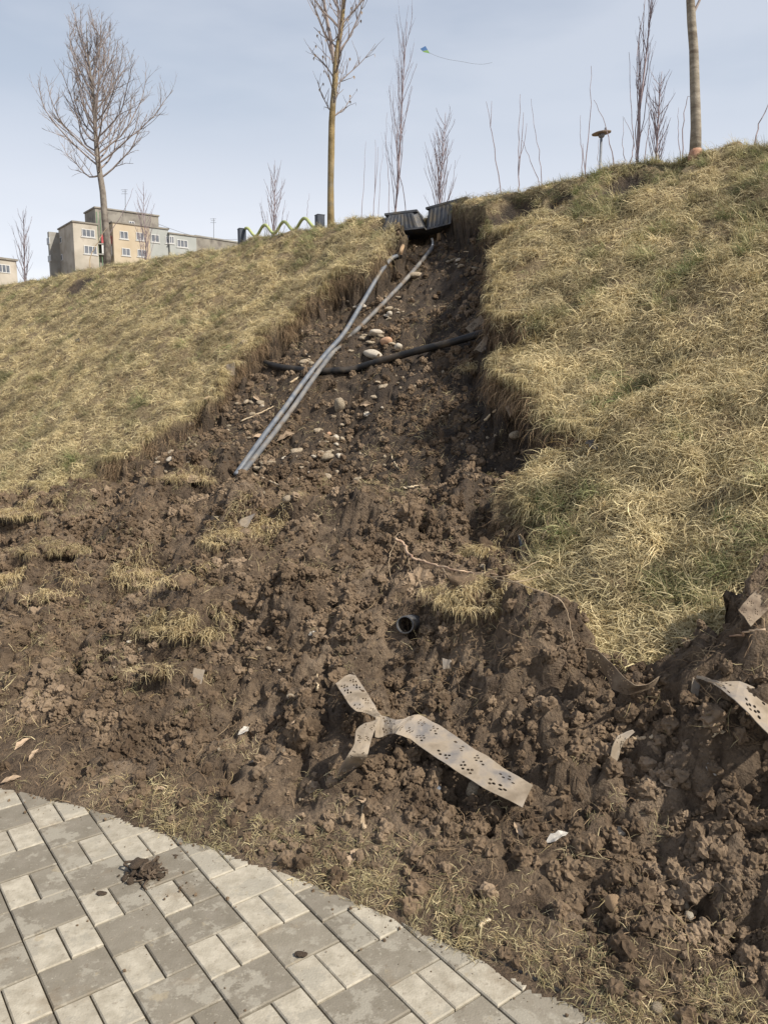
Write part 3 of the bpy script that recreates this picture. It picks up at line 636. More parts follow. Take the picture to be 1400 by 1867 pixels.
def keep_c(x, y):
    k = visible(x, y, 150, 200); dp = sdf(PATH, x, y); k &= dp < -.02
    i = np.where(k)[0]; sd = sdf(SP, x[i], y[i]); s = NX * x[i] + NY * y[i]
    p = np.clip(.35 + .9 * fbm(x[i] * 1.7, y[i] * 1.7, 3, 351), .12, 1) * np.where(s > 4, .5, 1) * np.where(dp[i] > -.3, .35, 1) * np.clip(4 / np.sqrt(x[i] ** 2 + y[i] ** 2), .3, 1)
    k[i] = (sd > .07) & (RNG.random(len(i)) < p); return k
xs, ys = sample(430000, -6.5, 3.4, 1.3, 10, keep_c); n = len(xs); hz = Hz(xs, ys)
sz = .0042 + .026 * RNG.random(n) ** 5.5 + .003 * (ys > 5)
scatter('earth_crumbs', 'loose crumbs and clods of brown earth over the landslide debris', 'earth', np.stack([xs, ys, hz + sz * .15], -1), RNG.uniform(0, 6.28, (n, 3)), sz, RNG.integers(0, 8, n), np.zeros(n), cl)
print('crumbs', n)
# bigger lumps half sunk in the debris
def keep_b(x, y):
    dp = sdf(PATH, x, y); sd = sdf(SP, x, y); s = NX * x + NY * y; p = np.clip(.5 + .9 * fbm(x * 1.2, y * 1.2, 2, 361), .1, 1) * np.where(s > 4.3, .35, 1)
    return visible(x, y, 150, 100) & (dp < -.35) & (sd > .15) & (RNG.random(len(x)) < p)
lumpm = [bpy.data.objects.new('lump', clod_mesh('lump', 40 + s, 4, .40, 'clod', .7, 2.2)) for s in range(6)]
xs, ys = sample(1500, -6, 3, 1.6, 8.5, keep_b); n = len(xs); hz = Hz(xs, ys); sz = .022 + .055 * RNG.random(n) ** 2.6
scatter('earth_lumps', 'rounded lumps of wet brown earth heaped in the debris', 'earth', np.stack([xs, ys, hz - sz * .1], -1), RNG.uniform(0, 6.28, (n, 3)), sz, RNG.integers(0, 6, n), np.zeros(n), lumpm)
# crumbs trodden and washed onto the paving
xs = RNG.uniform(-2.4, 1.1, 9000); ys = RNG.uniform(1.4, 3.2, 9000); dp = sdf(PATH, xs, ys); cd = np.exp(-((xs + .70) ** 2 + (ys - 2.39) ** 2) / .02)
k_ = (dp > .004) & (RNG.random(9000) < .9 * np.exp(-dp / .05) + .02 + .6 * cd); xs, ys = xs[k_], ys[k_]; n = len(xs); sz = .0012 + .0045 * RNG.random(n) ** 4
scatter('paving_crumbs', 'tiny crumbs of mud scattered over the paving near its edge', 'earth', np.stack([xs, ys, sz * .6 + .0005], -1), RNG.uniform(0, 6.28, (n, 3)), sz, RNG.integers(0, 8, n), np.zeros(n), cl)
# fibres and straw lying in the mud
fib = [tuft('fibre', 9, .06, .03, .11, .0017, .25, 1.2, 2.5, 2.5, 270 + s, 5, 'root') for s in range(5)] + [tuft('fibre', 5, .06, .03, .10, .0022, .25, 1.0, 2.5, 1.0, 290 + s, 3, 'grass') for s in range(3)]
def keep_f(x, y):
    dp = sdf(PATH, x, y); sd = sdf(SP, x, y); p = np.clip(.35 + .9 * fbm(x * 2, y * 2, 2, 371), .05, 1); return visible(x, y, 100, 100) & (dp < -.03) & (sd > .05) & (RNG.random(len(x)) < p)
xs, ys = sample(34000, -6, 3.2, 1.4, 9.5, keep_f); n = len(xs); hz = Hz(xs, ys)
scatter('root_fibres', 'fine root fibres and straw mixed into the mud', 'roots', np.stack([xs, ys, hz + .004], -1), eulers(normals(xs, ys, .03), RNG.uniform(0, 6.28, n)), RNG.uniform(.5, 1.3, n), RNG.integers(0, 8, n), RNG.random(n) * .3, fib)
# gravel
grv = [bpy.data.objects.new('gravel_bit', clod_mesh('gravel_bit', 80 + s, 2, .3, 'stone', .75, .3)) for s in range(6)]
def keep_v(x, y):
    sd = sdf(SP, x, y); s = NX * x + NY * y; dp = sdf(PATH, x, y)
    p = np.clip(.15 + 1.2 * fbm(x * 1.3, y * 1.3, 3, 381), .03, 1) * np.where((s > 3.3), 1, .18); return visible(x, y, 50, 50) & (dp < -.05) & (sd > .1) & (RNG.random(len(x)) < p)
xs, ys = sample(9000, -5, 3, 1.6, 9.5, keep_v); n = len(xs); hz = Hz(xs, ys); sz = .003 + .014 * RNG.random(n) ** 3
scatter('gravel', 'small pale gravel scattered through the exposed soil', 'gravel', np.stack([xs, ys, hz + sz * .2], -1), RNG.uniform(0, 6.28, (n, 3)), sz, RNG.integers(0, 6, n), np.zeros(n), grv)

# ------------------------------------------------------------------ ribbons, pipes and other debris
def ribbon(name, up, lo, zu, zl, holes=True, m='strap', parent=None, sub=1, wid=None, seed=0, start=0., end=None):
    """a perforated plastic strip between two edge lines; each edge point stands at its own height"""
    U = [at(p[0], p[1], z=z) for p, z in zip(up, zu)]; W = [at(p[0], p[1], z=z) for p, z in zip(lo, zl)]
    return strip(name, U, W, holes, m, parent, seed)
def spline(P, f):
    n = len(P) - 1; x = min(max(f * n, 0), n - 1e-6); i = int(x); t = x - i
    p0, p1, p2, p3 = P[max(i - 1, 0)], P[i], P[i + 1], P[min(i + 2, n)]
    return .5 * ((2 * p1) + (p2 - p0) * t + (2 * p0 - 5 * p1 + 4 * p2 - p3) * t * t + (3 * p1 - p0 - 3 * p2 + p3) * t ** 3)
def strip(name, U, W, holes=True, m='strap', parent=None, seed=0):
    rg = random.Random(seed); C_ = [(a + b) / 2 for a, b in zip(U, W)]
    Ln = sum((C_[i + 1] - C_[i]).length for i in range(len(C_) - 1)); Wd = sum((a - b).length for a, b in zip(U, W)) / len(U)
    verts = []; edges = []; loops = []
    nu = max(6, int(Ln / .018)); nv = 4
    outline = [(i / nu, 0) for i in range(nu + 1)] + [(1, j / nv) for j in range(1, nv)] + [(i / nu, 1) for i in range(nu, -1, -1)] + [(0, j / nv) for j in range(nv - 1, 0, -1)]
    verts += [Vector((a * Ln, b * Wd)) for a, b in outline]; loops.append(list(range(len(verts))))
    hl = []
    if holes:
        x = .035
        while x < Ln - .02:
            for row, off in ((.20, 0), (.32, .006), (.68, .003), (.80, .009)):
                for k in range(4):
                    if rg.random() < .84: hl.append((x + k * .0135 + off, (row + (.03 if k % 2 else -.03)) * Wd))
            x += .098
        hl = [h_ for h_ in hl if .01 < h_[0] < Ln - .01]
        for cx, cy in hl:
            r_ = min(.0052, Wd * .05); k0 = len(verts); verts += [Vector((cx + r_ * math.cos(a * math.pi / 3), cy + r_ * math.sin(a * math.pi / 3))) for a in range(6)]; loops.append(list(range(k0, k0 + 6)))
    for i in range(1, nu):
        for j in range(1, nv):
            p = Vector((i / nu * Ln, j / nv * Wd))
            if all((p.x - h_[0]) ** 2 + (p.y - h_[1]) ** 2 > .0068 ** 2 for h_ in hl): verts.append(p)
    for l_ in loops: edges += [(l_[i], l_[(i + 1) % len(l_)]) for i in range(len(l_))]
    v2, _, f2, *_r = geometry.delaunay_2d_cdt(verts, edges, [], 1 if False else 0, 1e-6)
    hs_ = [h_ for h_ in hl]
    F = []
    for f in f2:
        c = sum((v2[i] for i in f), Vector((0, 0))) / len(f)
        if any((c.x - a) ** 2 + (c.y - b) ** 2 < .0042 ** 2 for a, b in hs_): continue
        F.append(tuple(f))
    V = []
    for v in v2:
        f = min(max(v.x / Ln, 0), 1); g = min(max(v.y / Wd, 0), 1)
        a = spline(U, f); b = spline(W, f); rough = .004 * float(perlin(np.array([f * 9.]), np.array([g * 3. + seed]), seed)[0])
        V.append(a * (1 - g) + b * g + Vector((0, 0, rough + .003 * math.sin(g * math.pi))))
    me = mesh(name, V, F); bm = bmesh.new(); bm.from_mesh(me); bmesh.ops.recalc_face_normals(bm, faces=bm.faces)
    bmesh.ops.solidify(bm, geom=bm.faces[:], thickness=.0025); bm.to_mesh(me); bm.free()
    return link(name, me, M[m], parent)
def gz(px, py): return hit(px, py).z
# --- the torn perforated strap lying across the debris
st = tag(empty('perforated_strap', hit(700, 1330)), 'long perforated plastic strap of three torn arms joined at a fold, lying on the mud', 'strap')
base = st.location.copy()
def local(o, root): o.data.transform(Matrix.Translation(-root.location)); return o
up = [(745, 1306), (763, 1303), (785, 1315), (810, 1329), (854, 1359), (886, 1379), (927, 1406), (971, 1432)]; lo = [(715, 1330), (722, 1338), (738, 1344), (754, 1353), (795, 1382), (833, 1406), (883, 1438), (952, 1473)]
zc = [gz((a[0] + b[0]) / 2, (a[1] + b[1]) / 2) for a, b in zip(up, lo)]; z0 = max(zc[0], zc[2]) + .075; z1 = zc[-1] + .03
zz_ = [z0 + (z1 - z0) * (i / 7) ** .8 for i in range(8)]; zz_ = [max(z, c_ + .022) for z, c_ in zip(zz_, zc)]
local(ribbon('long_arm', up, lo, [z + .012 for z in zz_], [z - .008 for z in zz_], seed=3, parent=st), st)
l2 = [(688, 1311), (652, 1327), (646, 1356), (631, 1382), (615, 1416)]; r2 = [(692, 1313), (682, 1334), (675, 1356), (668, 1382), (655, 1398)]
zb = [z0 + .02, z0 + .012, z0 - .02, z0 - .06, gz(635, 1405) + .012]
local(ribbon('lower_arm', l2, r2, zb, zb, seed=5, parent=st), st)
l3 = [(612, 1246), (643, 1291), (668, 1300), (684, 1308)]; r3 = [(644, 1225), (674, 1270), (690, 1298), (698, 1306)]
zt = [gz(628, 1238) + .03, gz(660, 1282) + .035, z0 + .01, z0 + .02]
local(ribbon('upper_arm', l3, r3, zt, zt, seed=7, parent=st), st)
u4 = [(685, 1308), (698, 1305), (712, 1310), (728, 1313), (750, 1306)]; w4 = [(683, 1344), (694, 1345), (706, 1341), (714, 1338), (722, 1338)]
local(ribbon('fold', u4, w4, [z0 + .02] * 5, [z0 - .035, z0 - .04, z0 - .03, z0 - .015, z0], seed=9, parent=st), st)
# --- other strips of the same plastic
u = [(1066, 1182), (1086, 1185), (1109, 1203), (1127, 1223), (1143, 1239), (1161, 1249), (1184, 1244), (1204, 1231)]; w = [(1072, 1222), (1091, 1220), (1107, 1236), (1117, 1256), (1138, 1265), (1161, 1262), (1184, 1254), (1205, 1240)]
zc = gz(1150, 1262)
tag(ribbon('curled_strap', u, w, [zc + .15, zc + .15, zc + .14, zc + .12, zc + .10, zc + .09, zc + .08, zc + .07], [zc + .06, zc + .06, zc + .05, zc + .05, zc + .045, zc + .045, zc + .045, zc + .045], m='strap_dark', seed=11), 'muddy strap standing on edge in an S-curl between the grass and the mound', 'strap')
u = [(1270, 1231), (1285, 1234), (1312, 1243), (1352, 1243), (1400, 1269), (1450, 1300)]; w = [(1268, 1236), (1282, 1240), (1302, 1248), (1343, 1280), (1379, 1316), (1435, 1372)]
zc = [gz(a, b) for a, b in ((1269, 1233), (1283, 1237), (1307, 1250), (1350, 1270), (1390, 1300), (1440, 1340))]; zc = [z + .035 for z in zc]
for i in range(1, 6): zc[i] = max(zc[i], zc[i - 1] - .05)
tag(ribbon('perforated_strap', u, w, zc, [z - .01 for z in zc], seed=13), 'broad pale perforated strap draped over the mound at the right edge', 'strap')
u = [(1150, 1331), (1128, 1340), (1117, 1356), (1111, 1380), (1108, 1410)]; w = [(1156, 1334), (1140, 1350), (1131, 1366), (1124, 1388), (1120, 1412)]
zc = gz(1125, 1400)
tag(ribbon('curled_strap', u, w, [zc + .13, zc + .12, zc + .1, zc + .06, zc + .01], [zc + .12, zc + .10, zc + .07, zc + .03, zc - .005], seed=15), 'short strap bent in an arc in the dark hollow below the S-curled one', 'strap')
zc = gz(1380, 1120)
tag(ribbon('perforated_strap', [(1345, 1112), (1368, 1085), (1400, 1052), (1440, 1020)], [(1368, 1142), (1390, 1120), (1425, 1088), (1460, 1060)], [zc + .02, zc + .04, zc + .06, zc + .08], [zc - .01, zc + .01, zc + .03, zc + .05], m='strap_dark', seed=17), 'mud caked perforated strap poking out above the right edge grass', 'strap')
def plate(pts, lift, label, name='strap_scrap', m='strap', holes=True, seed=21):
    c = hit(sum(p[0] for p in pts) / 4, sum(p[1] for p in pts) / 4); y = c.y - lift
    P = [at(p[0], p[1], y=y + o_) for p, o_ in zip(pts, (.02, .02, 0, 0))]
    o = strip(name, [P[0], (P[0] + P[1]) / 2, P[1]], [P[3], (P[2] + P[3]) / 2, P[2]], holes, m, None, seed); tag(o, label, 'strap' if 'strap' in name else 'scrap'); return o
plate([(848, 598), (876, 574), (886, 592), (862, 613)], .06, 'square ended strap scrap jutting from the scar wall just above the black pipe')
plate([(920, 742), (950, 726), (962, 742), (930, 764)], .06, 'dark strap scrap poking out under the right grass rim beside a pale stick', seed=23)
plate([(806, 1200), (822, 1204), (834, 1228), (808, 1232)], .03, 'small grey torn strap scrap above the long perforated strap', seed=25)
plate([(354, 1218), (374, 1222), (366, 1256), (348, 1250)], .02, 'flat muddy strap scrap among the lumps left of the perforated strap', seed=27)
plate([(440, 946), (466, 936), (452, 962), (434, 958)], .02, 'reddish brown scrap on the debris above the left turf clump', 'plastic_scrap', holes=False)
plate([(944, 975), (957, 990), (962, 1012), (948, 1000)], .02, 'grey forked scrap under the right grass edge', 'plastic_scrap', holes=False, m='bluegrey')
plate([(862, 640), (893, 603), (899, 616), (878, 648)], .08, 'leaf shaped loop of strap hanging from the right scar wall below the black pipe end', seed=29)
plate([(412, 665), (430, 660), (428, 684), (414, 686)], .05, 'tan flap of strap hanging below the left turf edge', holes=False)
plate([(1262, 1235), (1275, 1250), (1270, 1275), (1258, 1262)], .02, 'narrow scrap of strap on the mound under the draped strap end', holes=False, seed=31)

# --- the pipes
def pipe(name, pts, r, m, label, cat='pipe', lift=.03, ys=None, sides=12, vert=True):
    P = []
    hy = np.array([hit(p[0], p[1]).y for p in pts]); kk_ = np.array([p[1] if vert else p[0] for p in pts], float); fit = np.polyval(np.polyfit(kk_, hy, min(2, len(pts) - 1)), kk_) if len(pts) > 5 else hy
    for p, f_ in zip(pts, fit): P.append((p[0], p[1], f_ - (p[2] if len(p) > 2 else lift), p[2] if len(p) > 2 else lift))
    Q = [np.array(v, float) for v in P]; m_ = len(P) * 3; S3 = [spline(Q, i / m_) for i in range(m_ + 1)]; dd_ = []
    for q in S3:
        y_ = q[2]
        if len(pts) > 5 and q[3] > .045: y_ = min(y_, hit(q[0], q[1]).y - r * 1.6)
        dd_.append(y_)
    if len(pts) > 5:
        for _i in range(3): dd_ = [dd_[0]] + [min(dd_[i], .25 * dd_[i - 1] + .5 * dd_[i] + .25 * dd_[i + 1]) if S3[i][3] > .045 else dd_[i] for i in range(1, m_)] + [dd_[-1]]
    P = [at(q[0], q[1], y=y_) for q, y_ in zip(S3, dd_)]
    D = [spline(P, i / (len(P) * 3)) for i in range(len(P) * 3 + 1)]
    b = MB(); b.tube(D, r, sides); 
    root = b.build(name, M[m], None, True); 
    if label: tag(root, label, cat)
    return root, D
p1, D1 = pipe('grey_pipe', [(727, 466, .06), (714, 471, .10), (701, 486, .11), (684, 512, .11), (655, 562, .11), (626, 609, .11), (597, 642, .12), (573, 671, .12), (544, 709, .12), (520, 743, .12), (489, 784, .12), (455, 831, .10), (430, 866, .04)], .0205, 'grey', 'left grey plastic pipe in the scar, with a bent open upper end')
b = MB(); b.tube([D1[0] + (D1[0] - D1[3]).normalized() * .02, D1[0] - (D1[0] - D1[3]).normalized() * .03], [.033, .033], 12); b.build('collar', M['blackd'], p1, True)
p2, D2 = pipe('grey_pipe', [(789, 450, .05), (772, 472, .06), (742, 507, .08), (712, 539, .08), (690, 562, .08), (664, 588, .07), (638, 614, .03), (624, 630, -.03), (609, 641, .06), (594, 659, .11), (563, 702, .12), (536, 741, .12), (504, 784, .12), (465, 834, .10), (438, 868, .04)], .020, 'greym', 'mud streaked grey pipe from the right hand box, partly buried midway down the scar')
p3, D3 = pipe('black_pipe', [(484, 662, -.02), (505, 668, .06), (530, 672, .09), (580, 677, .10), (640, 674, .12), (668, 666, .14), (700, 657, .15), (760, 640, .15), (820, 625, .13), (862, 613, .10), (905, 600, -.02)], .030, 'blackd', 'thick black hose bridging the scar from side to side', vert=False)
# short pieces under the boxes
q, _ = pipe('drain_pipe', [(729, 464, .12), (733, 452, .14), (738, 442, .12)], .02, 'brickbit', 'short rusty brown pipe below the left box above the grey pipe', sides=10)
q, _ = pipe('connector', [(738, 443, .16), (741, 434, .16), (744, 426, .14)], .028, 'blue', 'blue pipe connector under the left black box', 'connector', sides=10)
q, _ = pipe('fitting', [(788, 450, .10), (789, 442, .12), (787, 434, .12)], .013, 'white', 'small white fitting at the top of the right hand pipe', 'fitting', sides=8)
a_, c_ = at(757, 1134, y=hit(757, 1134).y + .06), at(738, 1139, y=hit(738, 1139).y - .08)
b = MB(); b.tube([a_, c_], .040, 20, False); n_ = len(b.V); ax_ = (c_ - a_).normalized(); b.tube([a_, c_], .035, 20, False)
for i in range(20): k0, k1 = 20 + i, 20 + (i + 1) % 20; b.F.append((k0, k1, n_ + k1, n_ + k0))
q = tag(b.build('pipe_stub', M['black']), 'short black pipe stub with a dark open end sticking out of the debris', 'pipe')
b = MB(); b.tube([a_ + ax_ * .02, a_ + ax_ * .03], .0345, 20); b.build('dark_plug', M['darkmud'], q)  # dark disc closing the bore, its colour standing in for the shade inside

# --- the two black valve boxes at the head of the scar
def valve_box(loc, rz, tiltx, tilty, wb, db, wt, dt, h, label):
    r_ = tag(empty('valve_box', loc), label, 'valve box'); r_.rotation_euler = (tiltx, tilty, rz)
    b = MB(); n = len(b.V)
    for (w_, d_, z) in ((wb, db, 0), (wt, dt, h)):
        c_ = .05
        for sx_, sy_ in ((-1, -1), (1, -1), (1, 1), (-1, 1)):
            pts = [(sx_ * (w_ / 2 - c_), sy_ * d_ / 2), (sx_ * w_ / 2, sy_ * (d_ / 2 - c_))]
            if sx_ * sy_ > 0: pts.reverse()
            for p in pts: b.V.append(Vector((p[0], p[1], z)))
    for i in range(8): b.F.append((n + i, n + (i + 1) % 8, n + 8 + (i + 1) % 8, n + 8 + i))
    b.F.append(tuple(n + 8 + i for i in range(8))); b.F.append(tuple(n + i for i in reversed(range(8))))
    b.build('body', M['black'], r_)
    for side in (-1, 1):
        for k in range(8):
            f = (k + .5) / 8 - .5; x0, x1 = f * (wb - .1), f * (wt - .08); rb = MB()
            rb.tube([(x0, side * (db / 2 + .004), .01), (x1, side * (dt / 2 + .004), h - .012)], .008, 4); rb.build('rib', M['black'], r_)
        for k in range(4):
            f = (k + .5) / 4 - .5; rb = MB(); rb.tube([(side * (wb / 2 + .003), f * (db - .1), .01), (side * (wt / 2 + .003), f * (dt - .08), h - .012)], .008, 4); rb.build('rib', M['black'], r_)
    b = MB(); b.box((0, 0, -.006), (wb + .05, db + .05, .016)); b.build('flange', M['black'], r_)
    b = MB(); b.box((0, 0, h + .010), (wt + .012, dt + .012, .022)); b.box((0, 0, h + .026), (wt - .05, dt - .05, .010)); b.build('lid', M['black'], r_)
    return r_
c1 = at(738, 421, y=8.75); valve_box((c1.x, c1.y + .20, c1.z), R(-17), R(-4), R(-3), .50, .36, .35, .25, .19, 'ribbed black plastic box on the left, hanging half out of the slide head')
c2 = at(826, 412, y=8.7); valve_box((c2.x + .01, c2.y + .14, c2.z), R(-30), R(-3), R(-7), .52, .38, .46, .28, .225, 'ribbed black plastic box on the right, tilted and still half in the turf')
b = MB(); c_ = at(806, 432, y=8.8); b.box(c_, (.10, .06, .07), .3); tag(b.build('brick_piece', M['brickbit']), 'yellowish brick piece wedged under the right box', 'brick')

# --- stones
def stone(px, py, r, label, m='stone', sq=(1, .8, .7), seed=0, yaw=None, group=None, name='stone', lift=.25):
    me_ = clod_mesh(name, 300 + seed, 3, .16, m, 1., .25)
    o = link(name, me_, None, None, True); p = hit(px, py); o.location = p + Vector((0, 0, r * lift)); r *= .8; o.scale = (r * sq[0], r * sq[1], r * sq[2]); o.rotation_euler = (random.uniform(-.3, .3), random.uniform(-.3, .3), yaw if yaw is not None else random.uniform(0, 6.28))
    tag(o, label, 'stone', group); return o
stone(619, 747, .075, 'largest rounded pale stone, lying upright in the middle of the scar', sq=(.75, .8, 1.05), seed=1, lift=.5)
stone(594, 837, .065, 'oblong cream stone at the lower end of the pebble patch', sq=(1.2, .7, .6), seed=2, yaw=-.2)
stone(726, 640, .055, 'round pale stone resting on the black hose', 'stone_w', seed=3, lift=.6)
stone(758, 506, .085, 'flat grey stone beside the right hand grey pipe high in the scar', sq=(1.2, .7, .5), seed=4, yaw=.5)
stone(526, 914, .045, 'round cream stone on the debris near the pipe ends', seed=5)
stone(446, 629, .055, 'pale stone under the left turf edge beside the dark hole', seed=6)
stone(1131, 1527, .026, 'white stone on the trodden ground at lower right', 'stone_w', sq=(1, .9, .9), seed=7, lift=.6)
stone(1118, 1658, .034, 'orange brown brick fragment in the sparse grass at lower right', 'brickbit', sq=(1, .8, 1), seed=8, lift=.5)
stone(1255, 1675, .02, 'small white pebble to the right of the brick fragment', 'stone_w', seed=9)
stone(862, 1450, .040, 'yellowish stone just below the long perforated strap', sq=(.8, .8, 1), seed=10, lift=.4)
stone(686, 612, .085, 'white angular stone at the top of the cluster above the hose', 'stone_w', sq=(1.1, .8, .5), seed=11)
stone(704, 627, .08, 'orange tinted stone in the cluster above the hose', 'stone_o', sq=(1.1, .8, .6), seed=12)
stone(680, 652, .10, 'wide whitish stone directly behind the hose', 'stone_w', sq=(1.3, .7, .5), seed=13)
stone(796, 1446, .022, 'blue grey slate chip below the strap', 'bluegrey', sq=(1, 1, .35), seed=14, lift=.8)
stone(1196, 1842, .022, 'tan pebble in the grass in the lower right corner', seed=15)
stone(555, 662, .05, 'pale flat stone behind the crossing of hose and pipes', seed=16, sq=(1.2, .8, .5))
stone(612, 800, .04, 'bright stone in the middle of the pebble patch', 'stone_w', seed=17)
stone(600, 793, .03, 'orange stone in the pebble patch', 'stone_o', seed=18)
stone(940, 798, .05, 'pale tan rock in the shade below the right turf overhang', sq=(1.3, .6, .7), seed=19)
stone(710, 575, .045, 'whitish stone to the right of the right hand pipe', 'stone_w', seed=20)
cl_ = [(612, 805, 30, 24, 16), (690, 625, 34, 26, 12), (560, 660, 30, 12, 8), (495, 845, 40, 16, 12), (320, 838, 45, 14, 9), (475, 735, 30, 14, 7), (722, 565, 22, 22, 8), (840, 480, 24, 14, 7), (640, 745, 60, 20, 5), (700, 700, 30, 20, 4), (560, 870, 60, 14, 8), (430, 800, 40, 20, 4), (650, 560, 30, 30, 4), (500, 935, 80, 20, 3), (560, 1180, 200, 90, 6), (300, 1200, 200, 100, 5)]
pm = [clod_mesh('pebble', 500 + s, 3, .30, ('stone', 'stone_w', 'stone', 'stone', 'stone')[s % 5], .8, .3) for s in range(10)]; kk = 0
PLACE = ['in the bright patch at the middle of the scar', 'in the stone cluster above the black hose', 'behind the crossing of hose and pipes', 'below and right of the lower pipe ends', 'at the left foot of the scar', 'just left of the pipe pair', 'beside the upper right hand pipe', 'in the shade below the right box', 'around the largest rounded stone', 'just below the hose', 'where the scar meets the debris', 'between the left turf wall and the pipes', 'between the two upper pipes', 'on the upper debris near the round cream stone', 'in the middle of the debris', 'in the left part of the debris']
for (cx, cy, rx, ry, n), where in zip(cl_, PLACE):
    for _i in range(n):
        p = hit(random.gauss(cx, rx * .6), random.gauss(cy, ry * .6)); o = link('pebble', random.choice(pm), None, None, True); r_ = random.uniform(.009, .028) * (1.15 if p.y > 5 else .5)
        o.location = p + Vector((0, 0, r_ * .05)); o.scale = (r_ * random.uniform(1, 1.7), r_, r_ * .75); o.rotation_euler = (random.uniform(-.4, .4), random.uniform(-.4, .4), random.uniform(0, 6.28))
        tag(o, 'small pale pebble ' + where, 'pebble', 'pebbles ' + where)

# --- branch with rootlets, sticks, twigs
def stick(name, pts, r0, r1, m, label, cat='stick', sides=6, wob=.004, parent=None):
    P = [(hit(p[0], p[1]) if len(p) < 3 else at(p[0], p[1], y=hit(p[0], p[1]).y - p[2])) + Vector((0, 0, r0)) for p in pts]
    D = [spline(P, i / (len(P) * 5)) + Vector((random.gauss(0, wob), random.gauss(0, wob), random.gauss(0, wob * .6))) for i in range(len(P) * 5 + 1)]
    b = MB(); b.tube(D, [r0 + (r1 - r0) * i / (len(D) - 1) for i in range(len(D))], sides); o = b.build(name, M[m], parent, True)
    if label: tag(o, label, cat)
    return o
br = stick('root_branch', [(720, 985, .10), (738, 998, .10), (748, 1018, .09), (772, 1026, .09), (800, 1036, .09), (835, 1043, .08), (862, 1048, .06), (905, 1050, .06), (960, 1066, .06)], .0085, .003, 'redroot', 'crooked reddish brown root branch sticking out of the turf clump', 'branch', 7)
for pts in ([(722, 988, .10), (712, 1010, .08), (709, 1030, .07), (712, 1052, .05), (722, 1066, .03)], [(730, 992, .1), (742, 1008, .07), (746, 1030, .06), (752, 1048, .04), (762, 1056, .02)], [(765, 1024, .09), (763, 1050, .07), (768, 1072, .06), (782, 1090, .04), (800, 1105, .02)],
            [(805, 1036, .09), (812, 1046, .06), (820, 1058, .04)], [(720, 985, .10), (724, 976, .10), (736, 968, .08)], [(862, 1048, .06), (920, 1052, .08), (985, 1022, .08)], [(880, 1050, .06), (940, 1062, .1), (1000, 1046, .10)], [(905, 1050, .06), (960, 1072, .1), (1020, 1094, .10), (1036, 1130, .08), (1045, 1172, .06)]):
    stick('rootlet', pts, .0032, .0014, 'paleroot', None, sides=5, parent=br, wob=.002)
stick('stick', [(884, 770), (900, 758), (918, 747)], .010, .007, 'wood', 'pale broken stick under the right grass overhang')
stick('stick', [(430, 660), (455, 650), (484, 640)], .006, .003, 'wood', 'thin tan stick near the left end of the hose')
stick('stick', [(440, 770), (470, 757), (500, 742)], .007, .004, 'wood', 'straight stick pointing at the pipes on the left of the scar')
stick('stick', [(465, 868), (490, 880), (512, 888)], .010, .006, 'wood', 'dark flat stick just right of the lower pipe ends')
stick('stick', [(530, 700), (545, 690), (556, 682)], .010, .008, 'wood', 'short stub of wood beneath the crossing pipes')
stick('stick', [(735, 892), (752, 890), (768, 888)], .008, .005, 'wood', 'light splinter on the mound right of centre')
stick('root', [(1000, 935, .06), (996, 958, .06), (988, 990, .04), (982, 1012, .02)], .005, .003, 'paleroot', 'pale root hanging along the right turf edge', 'root')
stick('root', [(945, 978, .05), (958, 992, .05), (952, 1015, .04), (940, 1035, .02)], .005, .002, 'paleroot', 'forked pale root beside the grey scrap', 'root')
stick('twig', [(940, 836), (958, 842), (968, 848)], .004, .003, 'paleroot', 'bleached twig left of the drooping grass tongue', 'twig')
stick('twig', [(714, 832), (720, 846), (728, 858)], .004, .003, 'wood', 'thin upright twig in the middle of the slide', 'twig')
stick('twig', [(577, 1232), (578, 1250), (578, 1262)], .005, .004, 'wood', 'short yellow straw stub left of the perforated strap', 'twig')
stick('twig', [(836, 463), (852, 460), (868, 466)], .005, .003, 'wood', 'pale twig in the soil below the right box', 'twig')
stick('twig', [(876, 1694), (884, 1684), (892, 1680)], .006, .004, 'wood', 'short grey twig at the edge of the roadside grass', 'twig')
stick('twig', [(1150, 1352), (1166, 1350), (1190, 1348)], .008, .006, 'wood', 'pale piece of wood on the mound beside the bent strap', 'twig')
stick('twig', [(1300, 1345), (1310, 1338), (1320, 1336)], .003, .002, 'wood', 'thin straw stalk on the big right mound', 'twig')
stick('root', [(660, 1490), (662, 1515), (664, 1470)], .007, .004, 'paleroot', 'stubby pale root below the strap, pointing up', 'root')
stick('root', [(1390, 1150, .05), (1350, 1158, .06), (1310, 1170, .05), (1285, 1185, .02)], .004, .002, 'redroot', 'arched root over the buried strap at the right edge', 'root')

